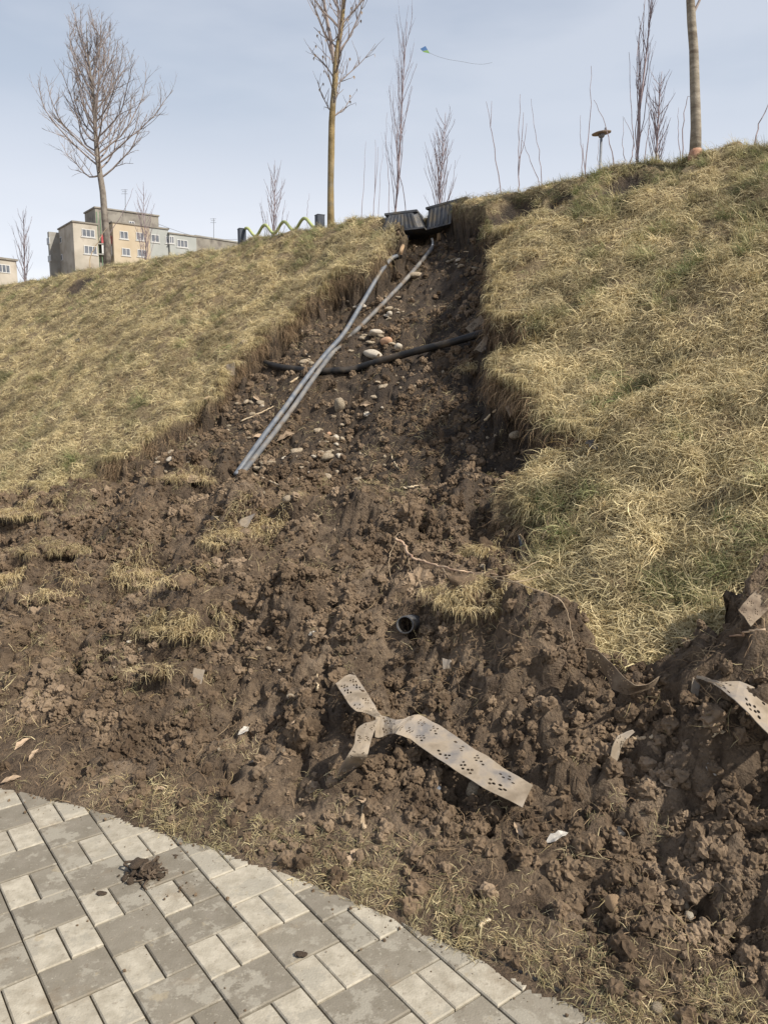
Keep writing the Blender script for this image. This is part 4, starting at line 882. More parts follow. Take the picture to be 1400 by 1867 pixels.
# --- leaves and scraps
def leaf(px, py, size, label, m='leaf', cat='leaf', name='dry_leaf', yaw=None, seed=0):
    rg = random.Random(seed + 3); n = 7; V = []; F = []
    prof = [0, .5, .95, .7, 1.0, .55, .1]; lob = [0, .22, .1, .3, .12, .18, 0]
    for i in range(n):
        x = (i / (n - 1) - .5) * 2; w_ = prof[i] * .42 * rg.uniform(.75, 1.2); cz = .10 * math.cos(x * 2.2) * rg.uniform(.6, 1.3)
        V += [Vector((x, -w_, cz + rg.uniform(.1, .35) * w_ * 1.4)), Vector((x - lob[i] * .4, 0, cz - .04)), Vector((x, w_ * rg.uniform(.8, 1.1), cz + rg.uniform(.1, .5) * w_))]
    for i in range(n - 1):
        for j in (0, 1): F.append((3 * i + j, 3 * i + j + 1, 3 * i + j + 4, 3 * i + j + 3))
    me_ = mesh(name, V, F); bm = bmesh.new(); bm.from_mesh(me_); bmesh.ops.solidify(bm, geom=bm.faces[:], thickness=.03); bm.to_mesh(me_); bm.free()
    o = link(name, me_, M[m]); o.scale = (size, size, size); p = hit(px, py); o.location = p + Vector((0, 0, size * .15))
    nn_ = normals(np.array([p.x]), np.array([p.y]), .04); o.rotation_euler = tuple(eulers(nn_, np.array([yaw if yaw is not None else rg.uniform(0, 6.28)]))[0]); tag(o, label, cat); return o
leaf(545, 1322, .048, 'curled tan oak leaf on the debris left of the perforated strap', seed=1, yaw=.5)
leaf(645, 1566, .04, 'dry leaf near the grass strip by the paving', seed=2)
leaf(42, 1358, .04, 'brown leaf low on the left side of the debris', seed=3)
leaf(62, 1378, .035, 'reddish leaf beside the brown one at lower left', seed=4)
leaf(20, 1424, .04, 'leaf lying at the edge of the paving at the far left', seed=5)
leaf(660, 1462, .03, 'narrow leaf standing below the strap', seed=6)
leaf(1015, 1530, .04, 'crumpled grey leaf at lower right of the strap', m='scrap', seed=7)
leaf(945, 1515, .035, 'folded pale leaf right of the strap end', seed=8)
leaf(475, 798, .06, 'wrinkled tan leaf beside the grey pipes', seed=9, yaw=.5)
leaf(520, 800, .08, 'large curled leaf right of the pipe pair', seed=10, yaw=.4)
leaf(385, 730, .07, 'pale leaf below the left turf wall', seed=11)
leaf(665, 740, .06, 'bundle of yellowed leaf next to the largest stone', seed=12)
leaf(468, 728, .05, 'upright pinkish leaf left of the pipes', seed=13)
leaf(1300, 1405, .035, 'white papery leaf on the big right mound', m='scrap', seed=14)
leaf(1215, 1430, .04, 'tan leaf on the lower part of the right mound', seed=15)
leaf(1395, 1400, .04, 'tan leaf at the right edge of the picture', seed=16)
leaf(750, 440 + 640, .03, 'pale leaf beneath the root branch', seed=17)
leaf(290, 1440, .028, 'small leaf in the mud just above the paving', seed=18)
leaf(445, 1335, .03, 'thin grey scrap in the mud left of the oak leaf', m='scrap', cat='scrap', name='scrap', seed=19)
leaf(466, 1392, .034, 'white plastic scrap in the mud above the paving', m='scrap', cat='scrap', name='scrap', seed=20)
leaf(570, 1075 + 90, .022, 'white fleck of plastic on the debris', m='scrap', cat='scrap', name='scrap', seed=21)
leaf(882, 408 + 0, .02, 'tiny pale leaf at the top of the scar', seed=22) if False else None
leaf(143, 622, .06, 'black bag scrap lying on the left grass slope', m='blackd', cat='scrap', name='scrap', seed=23)
leaf(1078, 815, .06, 'small dark spot on the right grass bank beside the scar', m='blackd', cat='scrap', name='scrap', seed=24)  # dark piece set where the grass has a small dark spot

# --- tufts of turf torn loose and lying on the debris
def turf(px, py, rx, ry, rz_, label, seed, n=200, lean=0., green=.1, cover=1.):
    """a torn sod: blades rooted over an uneven patch of ground that is bulged up by the sod's soil"""
    rg = random.Random(seed); rn = np.random.default_rng(seed); p = hit(px, py); r_ = tag(empty('turf_clump', p), label, 'turf')
    me_ = clod_mesh('soil', 700 + seed, 4, .42, 'soil', 1., 1.6); o = link('soil', me_, None, r_, True); o.scale = (rx * .7, ry * .7, rz_ * .6); o.rotation_euler = (0, 0, lean); o.location = (0, 0, -rz_ * .15)
    a = rn.random(n * 3) * 6.283; q = np.sqrt(rn.random(n * 3)) * 1.3; wob = 1 + .6 * perlin(np.cos(a) * 1.6 + seed * 3.1, np.sin(a) * 1.6, seed)
    lx = q * np.cos(a) * rx * wob; ly = q * np.sin(a) * ry * wob; keep = fbm(lx * 12 + seed, ly * 12, 3, seed + 40) > .0; n_k = int(n * (1.6 if seed < 3 else 1.05)); lx, ly, q = lx[keep][:n_k], ly[keep][:n_k], q[keep][:n_k]
    wx_, wy_ = p.x + lx * math.cos(lean) - ly * math.sin(lean), p.y + lx * math.sin(lean) + ly * math.cos(lean); g_z = Hz(wx_, wy_) - p.z
    n = len(lx); dome = rz_ * .55 * np.sqrt(np.clip(1 - q * q, 0, 1)); lz = np.maximum(g_z, -.15 * rz_ + dome); V = []; F = []; A = []; main = rg.uniform(-2.6, -.6)
    for x_, y_, z_ in zip(wx_ - p.x, wy_ - p.y, lz):
        pt = Vector((x_, y_, z_)); yaw = main + 1.1 * float(x_ / rx) * .8 + rg.gauss(0, .8); el_ = rg.uniform(0, .8); Ln = rg.uniform(.04, .12); w_ = .0034 * rg.uniform(.6, 1.2); k0 = len(V); br_ = rg.random() * .75
        for i in range(5):
            f = i / 4; side = Vector((-math.sin(yaw), math.cos(yaw), rg.uniform(-.5, .5))).normalized(); ww = w_ * (1 - .8 * f) * .5
            V += [pt - side * ww, pt + side * ww]; A += [br_, br_]; pt = pt + Vector((math.cos(yaw) * math.cos(el_), math.sin(yaw) * math.cos(el_), math.sin(el_))) * (Ln / 4); el_ -= rg.uniform(.2, .8); yaw += rg.gauss(0, .4)
        for i in range(4): F.append((k0 + 2 * i, k0 + 2 * i + 1, k0 + 2 * i + 3, k0 + 2 * i + 2))
    me2 = mesh('grass', V, F); a_ = me2.attributes.new('blade', 'FLOAT', 'POINT'); a_.data.foreach_set('value', A); g_ = link('grass', me2, M['grass'], r_); g_['kind'] = 'stuff'
    return r_
turf(882, 1018, .10, .08, .15, 'upright straw tuft standing above the end of the root branch', 1, 900, green=.5)
turf(880, 1078, .22, .15, .13, 'wide sagging grass clump on top of the central mound', 2, 1700, green=.4)
turf(445, 980, .20, .14, .11, 'large turf clump right of centre left, grass draped over its front', 3, 1100)
turf(100, 1000, .20, .12, .08, 'pale grass mat lying on the left debris', 4, 1000)
turf(250, 1050, .13, .12, .09, 'turf clump with long straw in the middle of the left debris', 5, 700)
turf(335, 1060, .13, .10, .08, 'turf clump beside the straw one, browner and flatter', 6, 420)
turf(350, 1150, .15, .08, .04, 'flat strip of yellow grass in the left debris hollow', 7, 700)
turf(100, 1085, .14, .10, .08, 'brown turf clod with thin grass below the pale mat', 8, 350)
turf(345, 872, .20, .10, .05, 'yellow grass wisp left of the pipe ends', 9, 600)
turf(22, 1058, .08, .08, .09, 'grass tuft drooping at the left edge of the picture', 10, 480, green=.3)
turf(272, 1155, .08, .06, .05, 'small hanging grass fringe over a dark hole in the debris', 11, 300)
turf(45, 935, .28, .14, .05, 'grass mat sliding off the slope at the far left', 12, 1300)
turf(290, 1250, .09, .06, .05, 'greenish turf bit below the dark hole', 13, 160, green=.5)
turf(853, 672, .05, .04, .03, 'small grass wisp stuck on the bare scar below the hose', 14, 160)
turf(500, 960, .10, .07, .06, 'brown grassy clod beside the large turf clump', 15, 350)

# --- clump of mud on the paving
mc = tag(empty('mud_clump', at(262, 1590, z=0)), 'dark clump of mud and twisted turf dropped on the paving', 'mud')
cm = [clod_mesh('lump', 900 + i, 3, .32, 'darkmud', .7, 1.2) for i in range(3)]; rg = random.Random(4)
for i in range(26):
    a = rg.random() * 6.28; q = rg.random() ** .6 * .085; o = link('lump', cm[i % 3], None, mc, True); s_ = rg.uniform(.008, .026) * (1 if q < .05 else .5); o.location = (q * math.cos(a) * 1.0, q * math.sin(a) * .8, s_ * .5 + (.012 if q < .03 else 0)); o.scale = (s_, s_, s_ * .8); o.rotation_euler = (a, 0, a * 3)
b = MB()
for i in range(14):
    a = rg.random() * 6.28; p = Vector((math.cos(a) * .05, math.sin(a) * .04, .02)); P = [p]
    for k in range(5): p = p + Vector((rg.gauss(0, .014), rg.gauss(0, .014), rg.gauss(0, .007))); p.z = max(.006, p.z); P.append(p)
    b.tube(P, [.004, .005, .005, .004, .003, .002], 5)
b.build('twisted_roots', M['darkmud'], mc)
for (x_, y_, s_, lb) in ((185, 1629, .011, 'crumb of mud on a light paving stone left of the mud clump'), (548, 1740, .012, 'dark crumb of mud on the paving in front of the centre'), (320, 1560, .006, 'tiny mud crumb right of the mud clump')):
    o = link('mud_crumb', cm[0], None, None, True); o.location = at(x_, y_, z=s_ * .4); o.scale = (s_ * 1.3, s_, s_ * .7); tag(o, lb, 'mud')
sc_ = MB()

# ------------------------------------------------------------------ trees
def branch(b, p, d, L_, r0, segs, rg, upw=.0, wob=.12, sides=4, rend=.25):
    pts = [p]; rr = [r0]; q = p.copy(); dd = d.normalized()
    for i in range(segs):
        dd = (dd + Vector((rg.gauss(0, wob), rg.gauss(0, wob), rg.gauss(0, wob) + upw))).normalized(); q = q + dd * (L_ / segs); pts.append(q); rr.append(r0 * (1 - (1 - rend) * (i + 1) / segs))
    b.tube(pts, rr, sides, False); return pts, rr
def tree_base(px, py, y): 
    q = at(px, py, y=y); z = float(Hz(q.x, q.y)[0]); return Vector((q.x, q.y, z - .03)), q.z
def dirv(az, el_): return Vector((math.cos(az) * math.cos(el_), math.sin(az) * math.cos(el_), math.sin(el_)))
# left: wide open crown
rg = random.Random(21)
bp_, _z = tree_base(196, 470, 13.6); lt = tag(empty('bare_tree', bp_), 'leafless young tree with a wide open crown in front of the apartment block', 'tree')
def rel(px, py, y): return at(px, py, y=y) - bp_
TP = [Vector((0, 0, 0)), rel(196, 440, 13.6), rel(192, 400, 13.6), rel(188, 350, 13.6), rel(184, 325, 13.6), rel(177, 280, 13.6), rel(174, 230, 13.62), rel(172, 180, 13.6), rel(165, 130, 13.6), rel(160, 90, 13.6), rel(158, 40, 13.6)]
b = MB(); b.tube(TP, [.068, .062, .056, .052, .048, .038, .032, .024, .017, .012, .005], 8); b.build('trunk', M['bark'], lt, True)
b = MB()
P2, _ = branch(b, TP[6], Vector((.12, 0, 1)), 1.55, .02, 9, rg, .05, .04)
limbs = []
for i in range(40):
    f = (i / 39); k = 4 + f * 4.6; i0 = int(k); p = TP[i0].lerp(TP[i0 + 1], k - i0); az = i * 2.4 + rg.gauss(0, .3); L_ = (1.8 - 1.0 * f) * rg.uniform(.65, 1.08); el_ = R(20 + 40 * f) + rg.gauss(0, .16); limbs.append((p, dirv(az, el_), L_, .017 * (1 - .4 * f)))
for i in range(8): p = P2[1 + i]; limbs.append((p, dirv(i * 2.2, R(48)), .8 - .05 * i, .010))
for p, d, L_, r_ in limbs:
    pts, rr = branch(b, p, d, L_, r_, 10, rg, .12, .10, 5, .22)
    for j in range(2, 10):
        for q_ in range(2 if j > 3 else 1):
            f = j / 10; side = dirv(rg.random() * 6.28, rg.uniform(0, .7)); dd = ((pts[j] - pts[j - 1]).normalized() * .9 + side * .75); l2_ = L_ * (.46 - .25 * f) * rg.uniform(.5, 1.1)
            s2, r2_ = branch(b, pts[j], dd, l2_, rr[j] * .5 + .0008, 6, rg, .04, .14, 3, .4)
            for k in range(1, 6):
                if rg.random() < .75: branch(b, s2[k], ((s2[k] - s2[k - 1]).normalized() + dirv(rg.random() * 6.28, rg.uniform(-.2, .8)) * .9), l2_ * rg.uniform(.18, .42), r2_[k] * .6 + .0006, 3, rg, .03, .18, 3, .5)
b.build('crown', M['twig'], lt, False)
# centre: upright crown with a few clinging leaves
rg = random.Random(5)
bp_, _z = tree_base(603, 402, 10.6); ct = tag(empty('bare_tree', bp_), 'leafless tree with a yellowish trunk and upright branches left of the black boxes', 'tree')
TP = [Vector((0, 0, 0)), rel(603, 370, 10.6), rel(603, 330, 10.6), rel(604, 280, 10.6), rel(605, 222, 10.6), rel(607, 190, 10.6), rel(611, 150, 10.6), rel(612, 115, 10.6), rel(617, 75, 10.6), rel(624, 40, 10.6), rel(628, 0, 10.6), rel(632, -60, 10.6), rel(634, -140, 10.6)]
b = MB(); b.tube(TP, [.05, .043, .040, .042, .040, .037, .036, .034, .026, .022, .018, .012, .004], 10); b.build('trunk', M['bark_y'], ct, True)
b = MB(); lf = MB()
P2, R2 = branch(b, TP[7] + Vector((-.02, 0, 0)), Vector((-.10, .02, 1)), 1.9, .026, 8, rg, .02, .03, 6)
limbs = []
for i in range(22):
    f = i / 21; k = 4.2 + f * 6.6; i0 = int(k); p = TP[i0].lerp(TP[i0 + 1], k - i0); L_ = .45 + .5 * min(1, f * 2.2) * rg.uniform(.8, 1.2); limbs.append((p, dirv(i * 2.5 + .3, R(42) + rg.gauss(0, .12)), L_, .011 + .004 * (f > .3)))
for i in range(7): limbs.append((P2[1 + i], dirv(i * 2.3, R(45)), .55, .009))
for p, d, L_, r_ in limbs:
    pts, rr = branch(b, p, d, L_, r_, 7, rg, .12, .09, 4, .25)
    for j in range(1, 7):
        for _q in (0, 1):
            if rg.random() < .75:
                l2_ = L_ * rg.uniform(.15, .38); s2, r2_ = branch(b, pts[j], (pts[j] - pts[j - 1]).normalized() * .8 + dirv(rg.random() * 6.28, .3) * .7, l2_, rr[j] * .55 + .001, 4, rg, .12, .13, 3, .45)
                if rg.random() < .35:
                    c_ = s2[-1]; n_ = len(lf.V); w_ = .014; a_ = rg.random() * 6.28; t_ = Vector((math.cos(a_), math.sin(a_), 0)) * w_; lf.V += [c_, c_ + t_ + Vector((0, 0, -.014)), c_ + Vector((.003, .004, -.045)), c_ - t_ + Vector((0, .004, -.016))]; lf.F.append((n_, n_ + 1, n_ + 2, n_ + 3))
b.build('crown', M['twig'], ct, False); q = lf.build('leaves', M['leaf'], ct); q['kind'] = 'stuff'
# right: bare grey trunk with an orange wrap at its foot, crown above the picture
rg = random.Random(8)
bp_, _z = tree_base(1268, 270, 7.15); rt = tag(empty('bare_tree', bp_), 'thick pale grey trunk with an orange wrap round its foot on the right crest', 'tree')
TP = [Vector((0, 0, 0)), rel(1268, 230, 7.15), rel(1266, 160, 7.15), rel(1264, 90, 7.15), rel(1260, 40, 7.15), rel(1258, 0, 7.15), rel(1256, -80, 7.15), rel(1256, -200, 7.15), rel(1258, -330, 7.15)]
b = MB(); b.tube(TP, [.052, .043, .040, .037, .036, .034, .030, .022, .012], 12); b.build('trunk', M['bark_g'], rt, True)
b = MB(); b.tube([(0, 0, .0), (0, 0, .055), (-.001, 0, .085), (-.001, 0, .11)], [.062, .062, .054, .050], 12); b.build('wrap', M['orange'], rt, True)
b = MB()
pts, rr = branch(b, TP[4].lerp(TP[5], .5) + Vector((.03, 0, 0)), Vector((.5, 0, 1)), .7, .012, 6, rg, .05, .05, 5)
for i in range(16):
    k = 5.3 + i / 15 * 2.6; i0 = int(k); p = TP[i0].lerp(TP[min(i0 + 1, 8)], k - i0); pts, rr = branch(b, p, dirv(i * 2.4, R(40)), 1.0, .012, 7, rg, .08, .08, 4)
    for j in range(1, 7): branch(b, pts[j], (pts[j] - pts[j - 1]).normalized() + dirv(rg.random() * 6.28, .2) * .8, .3, .005, 4, rg, .05, .12, 3)
b.build('crown', M['twig'], rt, False)

# --- saplings along the crest. A wand is a bare rod; a brush is a narrow upright poplar
def wand(pts, y, r, label, m='twig_p', forks=(), seed=0, group=None):
    rg = random.Random(seed + 900); P = [at(p[0], p[1], y=y) for p in pts]; bz = float(Hz(P[0].x, P[0].y)[0]); root = Vector((P[0].x, P[0].y, bz - .02))
    P = [root] + [q for q in P if q.z > bz + .02]; D = [spline(P, i / 14) - root + Vector((rg.gauss(0, .006), rg.gauss(0, .006), 0)) * (1 if 0 < i < 14 else 0) for i in range(15)]
    b = MB(); b.tube(D, [r * (1 - .75 * i / 14) for i in range(15)], 4)
    for f in forks:
        q = [D[int(f[0] * 14)]] + [at(a, c_, y=y) - root for a, c_ in f[1:]]; b.tube([spline(q, i / 8) for i in range(9)], [r * .6 * (1 - .6 * i / 8) for i in range(9)], 4)
    o = b.build('sapling', M[m]); o.location = root
    for j in range(3, 14):
        pass
    return tag(o, label, 'sapling', group)
def brush(px, py, top, wpx, y, label, seed, n=14, r=.012, topx=None, m='twig_p', low=.12):
    rg = random.Random(seed); q = at(px, py, y=y); bz = float(Hz(q.x, q.y)[0]); root = Vector((q.x, q.y, bz - .02)); tp = at(topx if topx else px, top, y=y) - root; Hh = tp.length; sp = wpx / FPX * y
    rt_ = tag(empty('sapling', root), label, 'sapling'); b = MB(); ctl = [Vector((0, 0, 0)), tp * .33 + Vector((rg.gauss(0, .02), 0, 0)), tp * .66 + Vector((rg.gauss(0, .02), 0, 0)), tp]
    S_ = [spline(ctl, i / 20) for i in range(21)]; b.tube(S_, [r * (1 - .8 * i / 20) for i in range(21)], 5); b.build('stem', M[m], rt_, True); b = MB()
    n = int(n * 1.7)
    for i in range(n):
        f = low + (.88 - low) * (i + rg.random()) / n; k = f * 20; p = S_[int(k)].lerp(S_[min(20, int(k) + 1)], k - int(k)); az = i * 2.4 + rg.gauss(0, .3); L_ = Hh * (.55 - .40 * f) * rg.uniform(.6, 1.15); out = sp / 2 / max(.1, L_) * rg.uniform(.5, 1.25)
        d = Vector((math.cos(az) * out * 1.5, math.sin(az) * out * 1.5, 1)); pts, rr = branch(b, p, d, L_, r * .5 * (1 - .4 * f), 8, rg, .10, .06, 3, .3)
        for j in range(2, 8):
            if rg.random() < .6: branch(b, pts[j], (pts[j] - pts[j - 1]).normalized() + dirv(rg.random() * 6.28, .3) * .45, L_ * rg.uniform(.12, .3), rr[j] * .6, 4, rg, .10, .08, 3, .4)
    b.build('branches', M[m], rt_); return rt_
wand([(660, 392), (663, 330), (667, 258)], 10.2, .007, 'single bare rod just right of the yellowish trunk', seed=1)
wand([(681, 390), (684, 320), (684, 255)], 10.4, .009, 'left one of two close rods between the yellowish trunk and the boxes', seed=2, forks=((.5, (688, 300), (689, 268)),))
wand([(690, 390), (693, 330), (698, 262)], 10.6, .006, 'right one of two close rods between the yellowish trunk and the boxes', seed=3)
brush(717, 388, 40, 34, 10.6, 'tall thin poplar sapling with forked top just left of the kite', 31, 16, .014, topx=742)
wand([(739, 385), (730, 320), (722, 255), (748, 182)], 10.5, .009, 'slanting rod leaning across the tall poplar sapling', seed=5)
wand([(709, 385), (708, 320), (703, 270), (706, 205)], 10.8, .008, 'thin rod close on the left of the tall poplar sapling', seed=6)
brush(803, 372, 205, 52, 10.2, 'bushy upright sapling behind the black boxes', 33, 28, .013, topx=812, low=.03)
wand([(912, 352), (902, 270), (893, 225), (886, 185)], 9.4, .009, 'bare rod with a forked tip right of the boxes', forks=((.72, (895, 215), (896, 184)),), seed=7)
wand([(944, 345), (945, 290), (946, 230), (948, 172)], 9.2, .010, 'forked rod second from the boxes', forks=((.4, (952, 240), (954, 205)), (.5, (955, 262), (960, 225))), seed=8)
wand([(984, 338), (965, 290), (950, 252)], 9.0, .007, 'slanted rod leaning on the forked one', seed=9)
wand([(987, 336), (984, 290), (975, 235), (968, 180)], 9.0, .007, 'slim rod left of the street lamp, curved at the top', seed=10)
wand([(1062, 325), (1061, 280), (1057, 250), (1058, 210)], 8.6, .007, 'short rod just left of the lamp', seed=11)
wand([(1067, 322), (1071, 260), (1077, 200), (1077, 120)], 8.6, .009, 'tall thin rod immediately left of the lamp', forks=((.35, (1063, 285), (1062, 262)),), seed=12)
wand([(1120, 312), (1112, 262), (1100, 220), (1082, 182)], 8.6, .008, 'rod leaning behind the lamp head to the left', seed=13)
wand([(1090, 315), (1090, 280), (1091, 250)], 8.9, .005, 'very thin short rod beside the lamp pole', seed=14)
wand([(1137, 303), (1136, 260), (1135, 212)], 8.4, .006, 'short straight rod right of the lamp', seed=15)
wand([(1159, 296), (1154, 255), (1137, 214)], 8.4, .006, 'rod slanting left towards the short straight one', seed=16)
wand([(1148, 300), (1156, 262), (1150, 190), (1146, 95)], 8.3, .008, 'dark wavy rod left of the tallest sapling', seed=17)
brush(1162, 298, -30, 30, 8.2, 'tallest double stemmed sapling reaching the top of the picture', 35, 12, .015, topx=1190)
wand([(1163, 292), (1168, 190), (1160, 120), (1176, -10)], 8.2, .010, 'second stem rising beside the tallest sapling', seed=18)
brush(1196, 290, 130, 50, 8.1, 'bushy upright sapling left of the grey trunk', 37, 24, .012, topx=1206, low=.03)
wand([(1172, 297), (1178, 262), (1182, 232), (1186, 200)], 8.0, .007, 'thin branchy rod between the tallest sapling and the bushy one', seed=19)
wand([(1238, 280), (1236, 240), (1236, 196)], 7.9, .006, 'short rod standing left of the grey trunk', seed=20)
wand([(1243, 278), (1246, 220), (1252, 178), (1262, 182)], 7.6, .007, 'rod with a hooked tip touching the grey trunk', seed=21)
wand([(1376, 252), (1388, 215), (1402, 185), (1410, 150)], 7.4, .008, 'leaning rod at the right edge of the picture', seed=22)
brush(495, 424, 300, 46, 12.6, 'small bushy sapling behind the lime rail', 39, 22, .014, topx=500, low=.03)
wand([(560, 410), (561, 380), (564, 352)], 12., .007, 'thin rod between the sapling and the yellowish trunk', seed=23)
brush(45, 494, 385, 34, 15., 'small bushy sapling at the far left beside the distant house', 41, 16, .014, topx=42, low=.03)
brush(262, 468, 340, 44, 13.2, 'bushy sapling in front of the orange part of the apartment block', 43, 20, .012, topx=262, low=.03)
wand([(196, 440), (218, 400), (232, 372), (244, 342)], 14., .009, 'slanted stake rising from behind the left tree', seed=24)
wand([(165, 470), (180, 440), (196, 415)], 13.4, .012, 'stake propping the left tree from its left side', seed=25, m='wood')
wand([(198, 380), (195, 365), (203, 377)], 13.6, .004, 'short broken twig', seed=26) if False else None

# ------------------------------------------------------------------ lamp, rail, kite
yl = 21.; lp = at(1096, 243, y=yl); lb = Vector((lp.x, lp.y, float(Hz(lp.x, lp.y)[0]) - .05)); lm = tag(empty('street_lamp', lb), 'park lamp with a flat round head on a slim grey pole', 'lamp'); hL = lp.z - lb.z
b = MB(); b.tube([(0, 0, 0), (0, 0, hL - .06)], [.04, .032], 10); b.build('pole', M['steel'], lm, True)
b = MB(); b.tube([(0, 0, hL - .10), (0, 0, hL - .05), (0, 0, hL - .0)], [.06, .09, .07], 14); b.build('hub', M['steel'], lm, True)
tl = Matrix.Rotation(R(-7), 3, 'Y') @ Matrix.Rotation(R(3), 3, 'X')
b = MB(); b.tube([tl @ Vector((0, 0, z)) + Vector((0, 0, hL)) for z in (-.012, .012, .035, .06)], [.235, .24, .17, .04], 28); b.build('lamp_head', M['lampd'], lm, False)
b = MB(); b.tube([(.10, 0, hL + .04), (.10, 0, hL + .13)], [.035, .03], 8); b.build('sensor', M['steel'], lm, True)
A_ = at(441, 418, y=12.4); B_ = at(583, 393, y=10.9); gzA = float(Hz(A_.x, A_.y)[0]); gzB = float(Hz(B_.x, B_.y)[0])
wf = tag(empty('wavy_rail', (A_.x, A_.y, gzA)), 'lime green wavy rail strung between two dark posts on the crest', 'railing'); o0 = Vector((A_.x, A_.y, gzA))
for q, g_ in ((A_, gzA), (B_, gzB)):
    b = MB(); b.box(Vector((q.x, q.y, (q.z + g_ - .1) / 2)) - o0, (.10, .10, q.z - g_ + .1), .5); b.box(Vector((q.x, q.y, q.z + .004)) - o0, (.106, .106, .01), .5); b.build('post', M['post'], wf)
b = MB(); P = []
a0, a1 = at(448, 426, y=12.35), at(586, 404, y=10.95)
for i in range(121):
    f = i / 120; p = a0.lerp(a1, f); P.append(p + Vector((0, 0, 0.068 * math.sin(f * 2 * math.pi * 3.85 + 1.2) + .01)) - o0)
b.tube(P, .022, 8); b.build('wavy_bar', M['wave'], wf, True)
k = tag(empty('kite', at(775, 91, y=80)), 'small blue and green kite with a long tail flying in the sky', 'kite')
def kp(px, py, dy=0): return at(px, py, y=80 + dy) - k.location
M['kblue'] = mat('kite_blue', (.06, .14, .32), (.10, .2, .4), 5, .6); M['kgreen'] = mat('kite_green', (.16, .36, .12), (.3, .46, .16), 5, .6)
def quad(name, ps, m, parent):
    me_ = mesh(name, ps, [tuple(range(len(ps)))]); bm = bmesh.new(); bm.from_mesh(me_); bmesh.ops.solidify(bm, geom=bm.faces[:], thickness=.02); bm.to_mesh(me_); bm.free(); return link(name, me_, M[m], parent)
quad('upper_sail', [kp(766, 89), kp(775.5, 84), kp(779.5, 91), kp(771, 93)], 'kblue', k); quad('lower_sail', [kp(766, 89), kp(771, 93.3, -.02), kp(779.5, 91.3, -.02), kp(783.5, 97.5), kp(772, 95)], 'kgreen', k)
b = MB(); tp_ = [kp(782, 96), kp(798, 103), kp(818, 108.5), kp(840, 112), kp(862, 116), (kp(880, 117)), kp(897, 114)]; b.tube([spline([Vector(v) for v in tp_], i / 30) for i in range(31)], .012, 4); b.build('tail', M['steel'], k)

# ------------------------------------------------------------------ buildings beyond the crest
M['w_beige'] = mat('render_beige', (.34, .31, .26), (.44, .40, .34), .35, .9, c3=(.30, .26, .21), s3=.6)
M['w_grey'] = mat('render_grey', (.24, .235, .215), (.31, .30, .275), .4, .9, c3=(.24, .22, .19), s3=.7)
M['w_brown'] = mat('concrete_brown', (.19, .175, .15), (.27, .25, .215), .5, .9, c3=(.15, .135, .12), s3=.9)
M['w_orange'] = mat('render_orange', (.40, .33, .235), (.46, .39, .29), .4, .9)
M['w_green'] = mat('render_greygreen', (.30, .315, .30), (.35, .36, .345), .4, .9)
M['frame'] = mat('window_frame', (.55, .55, .54)); M['glass'] = mat('window_glass', (.09, .10, .12), (.16, .17, .19), .8, .25, spec=.5)
M['redp'] = mat('red_panel', (.34, .06, .07), (.4, .09, .09), 2, .7); M['greenp'] = mat('green_paint', (.10, .17, .10), (.14, .2, .13), 2, .7)
D0 = 130.; K0 = at(133, 404, y=D0); KR = at(340, 429, y=0 + D0 * 1.088)
e1 = Vector((KR.x - K0.x, KR.y - K0.y, 0)); e1.normalize(); e2 = Vector((-e1.y, e1.x, 0))
bl = tag(empty('apartment_block', (K0.x, K0.y, 0)), 'old apartment block of beige, orange and grey green render with flat roofs', 'building'); rzb = math.atan2(e1.y, e1.x); bl.rotation_euler = (0, 0, rzb)
def fx(px, dd=0):
    """distance along the facade (set back by dd) of the point seen at column px"""
    u = (px - PW / 2) / FPX; ox = K0.x + e2.x * dd; oy = K0.y + e2.y * dd; s_ = (u * (oy * .9881 - 3.9) - ox) / (e1.x - u * e1.y * .9881); return s_
def fz(px, py, dd=0):
    s_ = fx(px, dd); yy = K0.y + e2.y * dd + e1.y * s_; return at(px, py, y=yy).z
def wing(name, xa, xb, ztop, d0, d1, m, parapet=True):
    b = MB(); b.box(((xa + xb) / 2, (d0 + d1) / 2, (ztop + 1) / 2), (xb - xa, d1 - d0, ztop - 1)); o = b.build(name, M[m], bl)
    if parapet:
        c_ = MB(); c_.box(((xa + xb) / 2, (d0 + d1) / 2, ztop + .06), (xb - xa + .3, d1 - d0 + .3, .22)); c_.build('roof_edge', M['w_brown'], o)
    return o
def window(xa, xb, za, zb, d, parent, panes=3, side=False):
    fr = MB(); w_ = xb - xa; h_ = zb - za; t = .09
    bx = lambda x_, z_, sx_, sz_, q: q.box((x_, d - .03, z_), (sx_, .10, sz_))
    for z_ in (za, zb): bx((xa + xb) / 2, z_, w_ + t, t, fr)
    for i in range(panes + 1): bx(xa + w_ * i / panes, (za + zb) / 2, t, h_ - t, fr)
    bx((xa + xb) / 2, za - .12, w_ + .4, .10, fr)
    o = fr.build('window', M['frame'], parent)
    for i in range(panes):
        g_ = MB(); g_.box((xa + w_ * (i + .5) / panes, d - .005, (za + zb) / 2), (w_ / panes - t, .05, h_ - t)); g_.build('pane', M['glass'], o)
    return o
x178, x205, x270, x355 = fx(178), fx(205), fx(272), fx(357)
zt1 = fz(133, 404); wing('left_wing', 0, x178, zt1, 0, 8, 'w_beige')
zt2 = fz(206, 406); wing('orange_wing', x205, x270, zt2, -.4, 9, 'w_orange')
wing('stair_recess', x178 + .01, x205 - .01, zt2 - .4, 1.2, 8.9, 'w_brown', False)
zt3 = fz(272, 413.5); wing('green_wing', x270 + .01, fx(308), zt3, .1, 8.8, 'w_green')
wing('green_wing', fx(308) + .01, x355, zt3 - .7, -.3, 8.6, 'w_green')
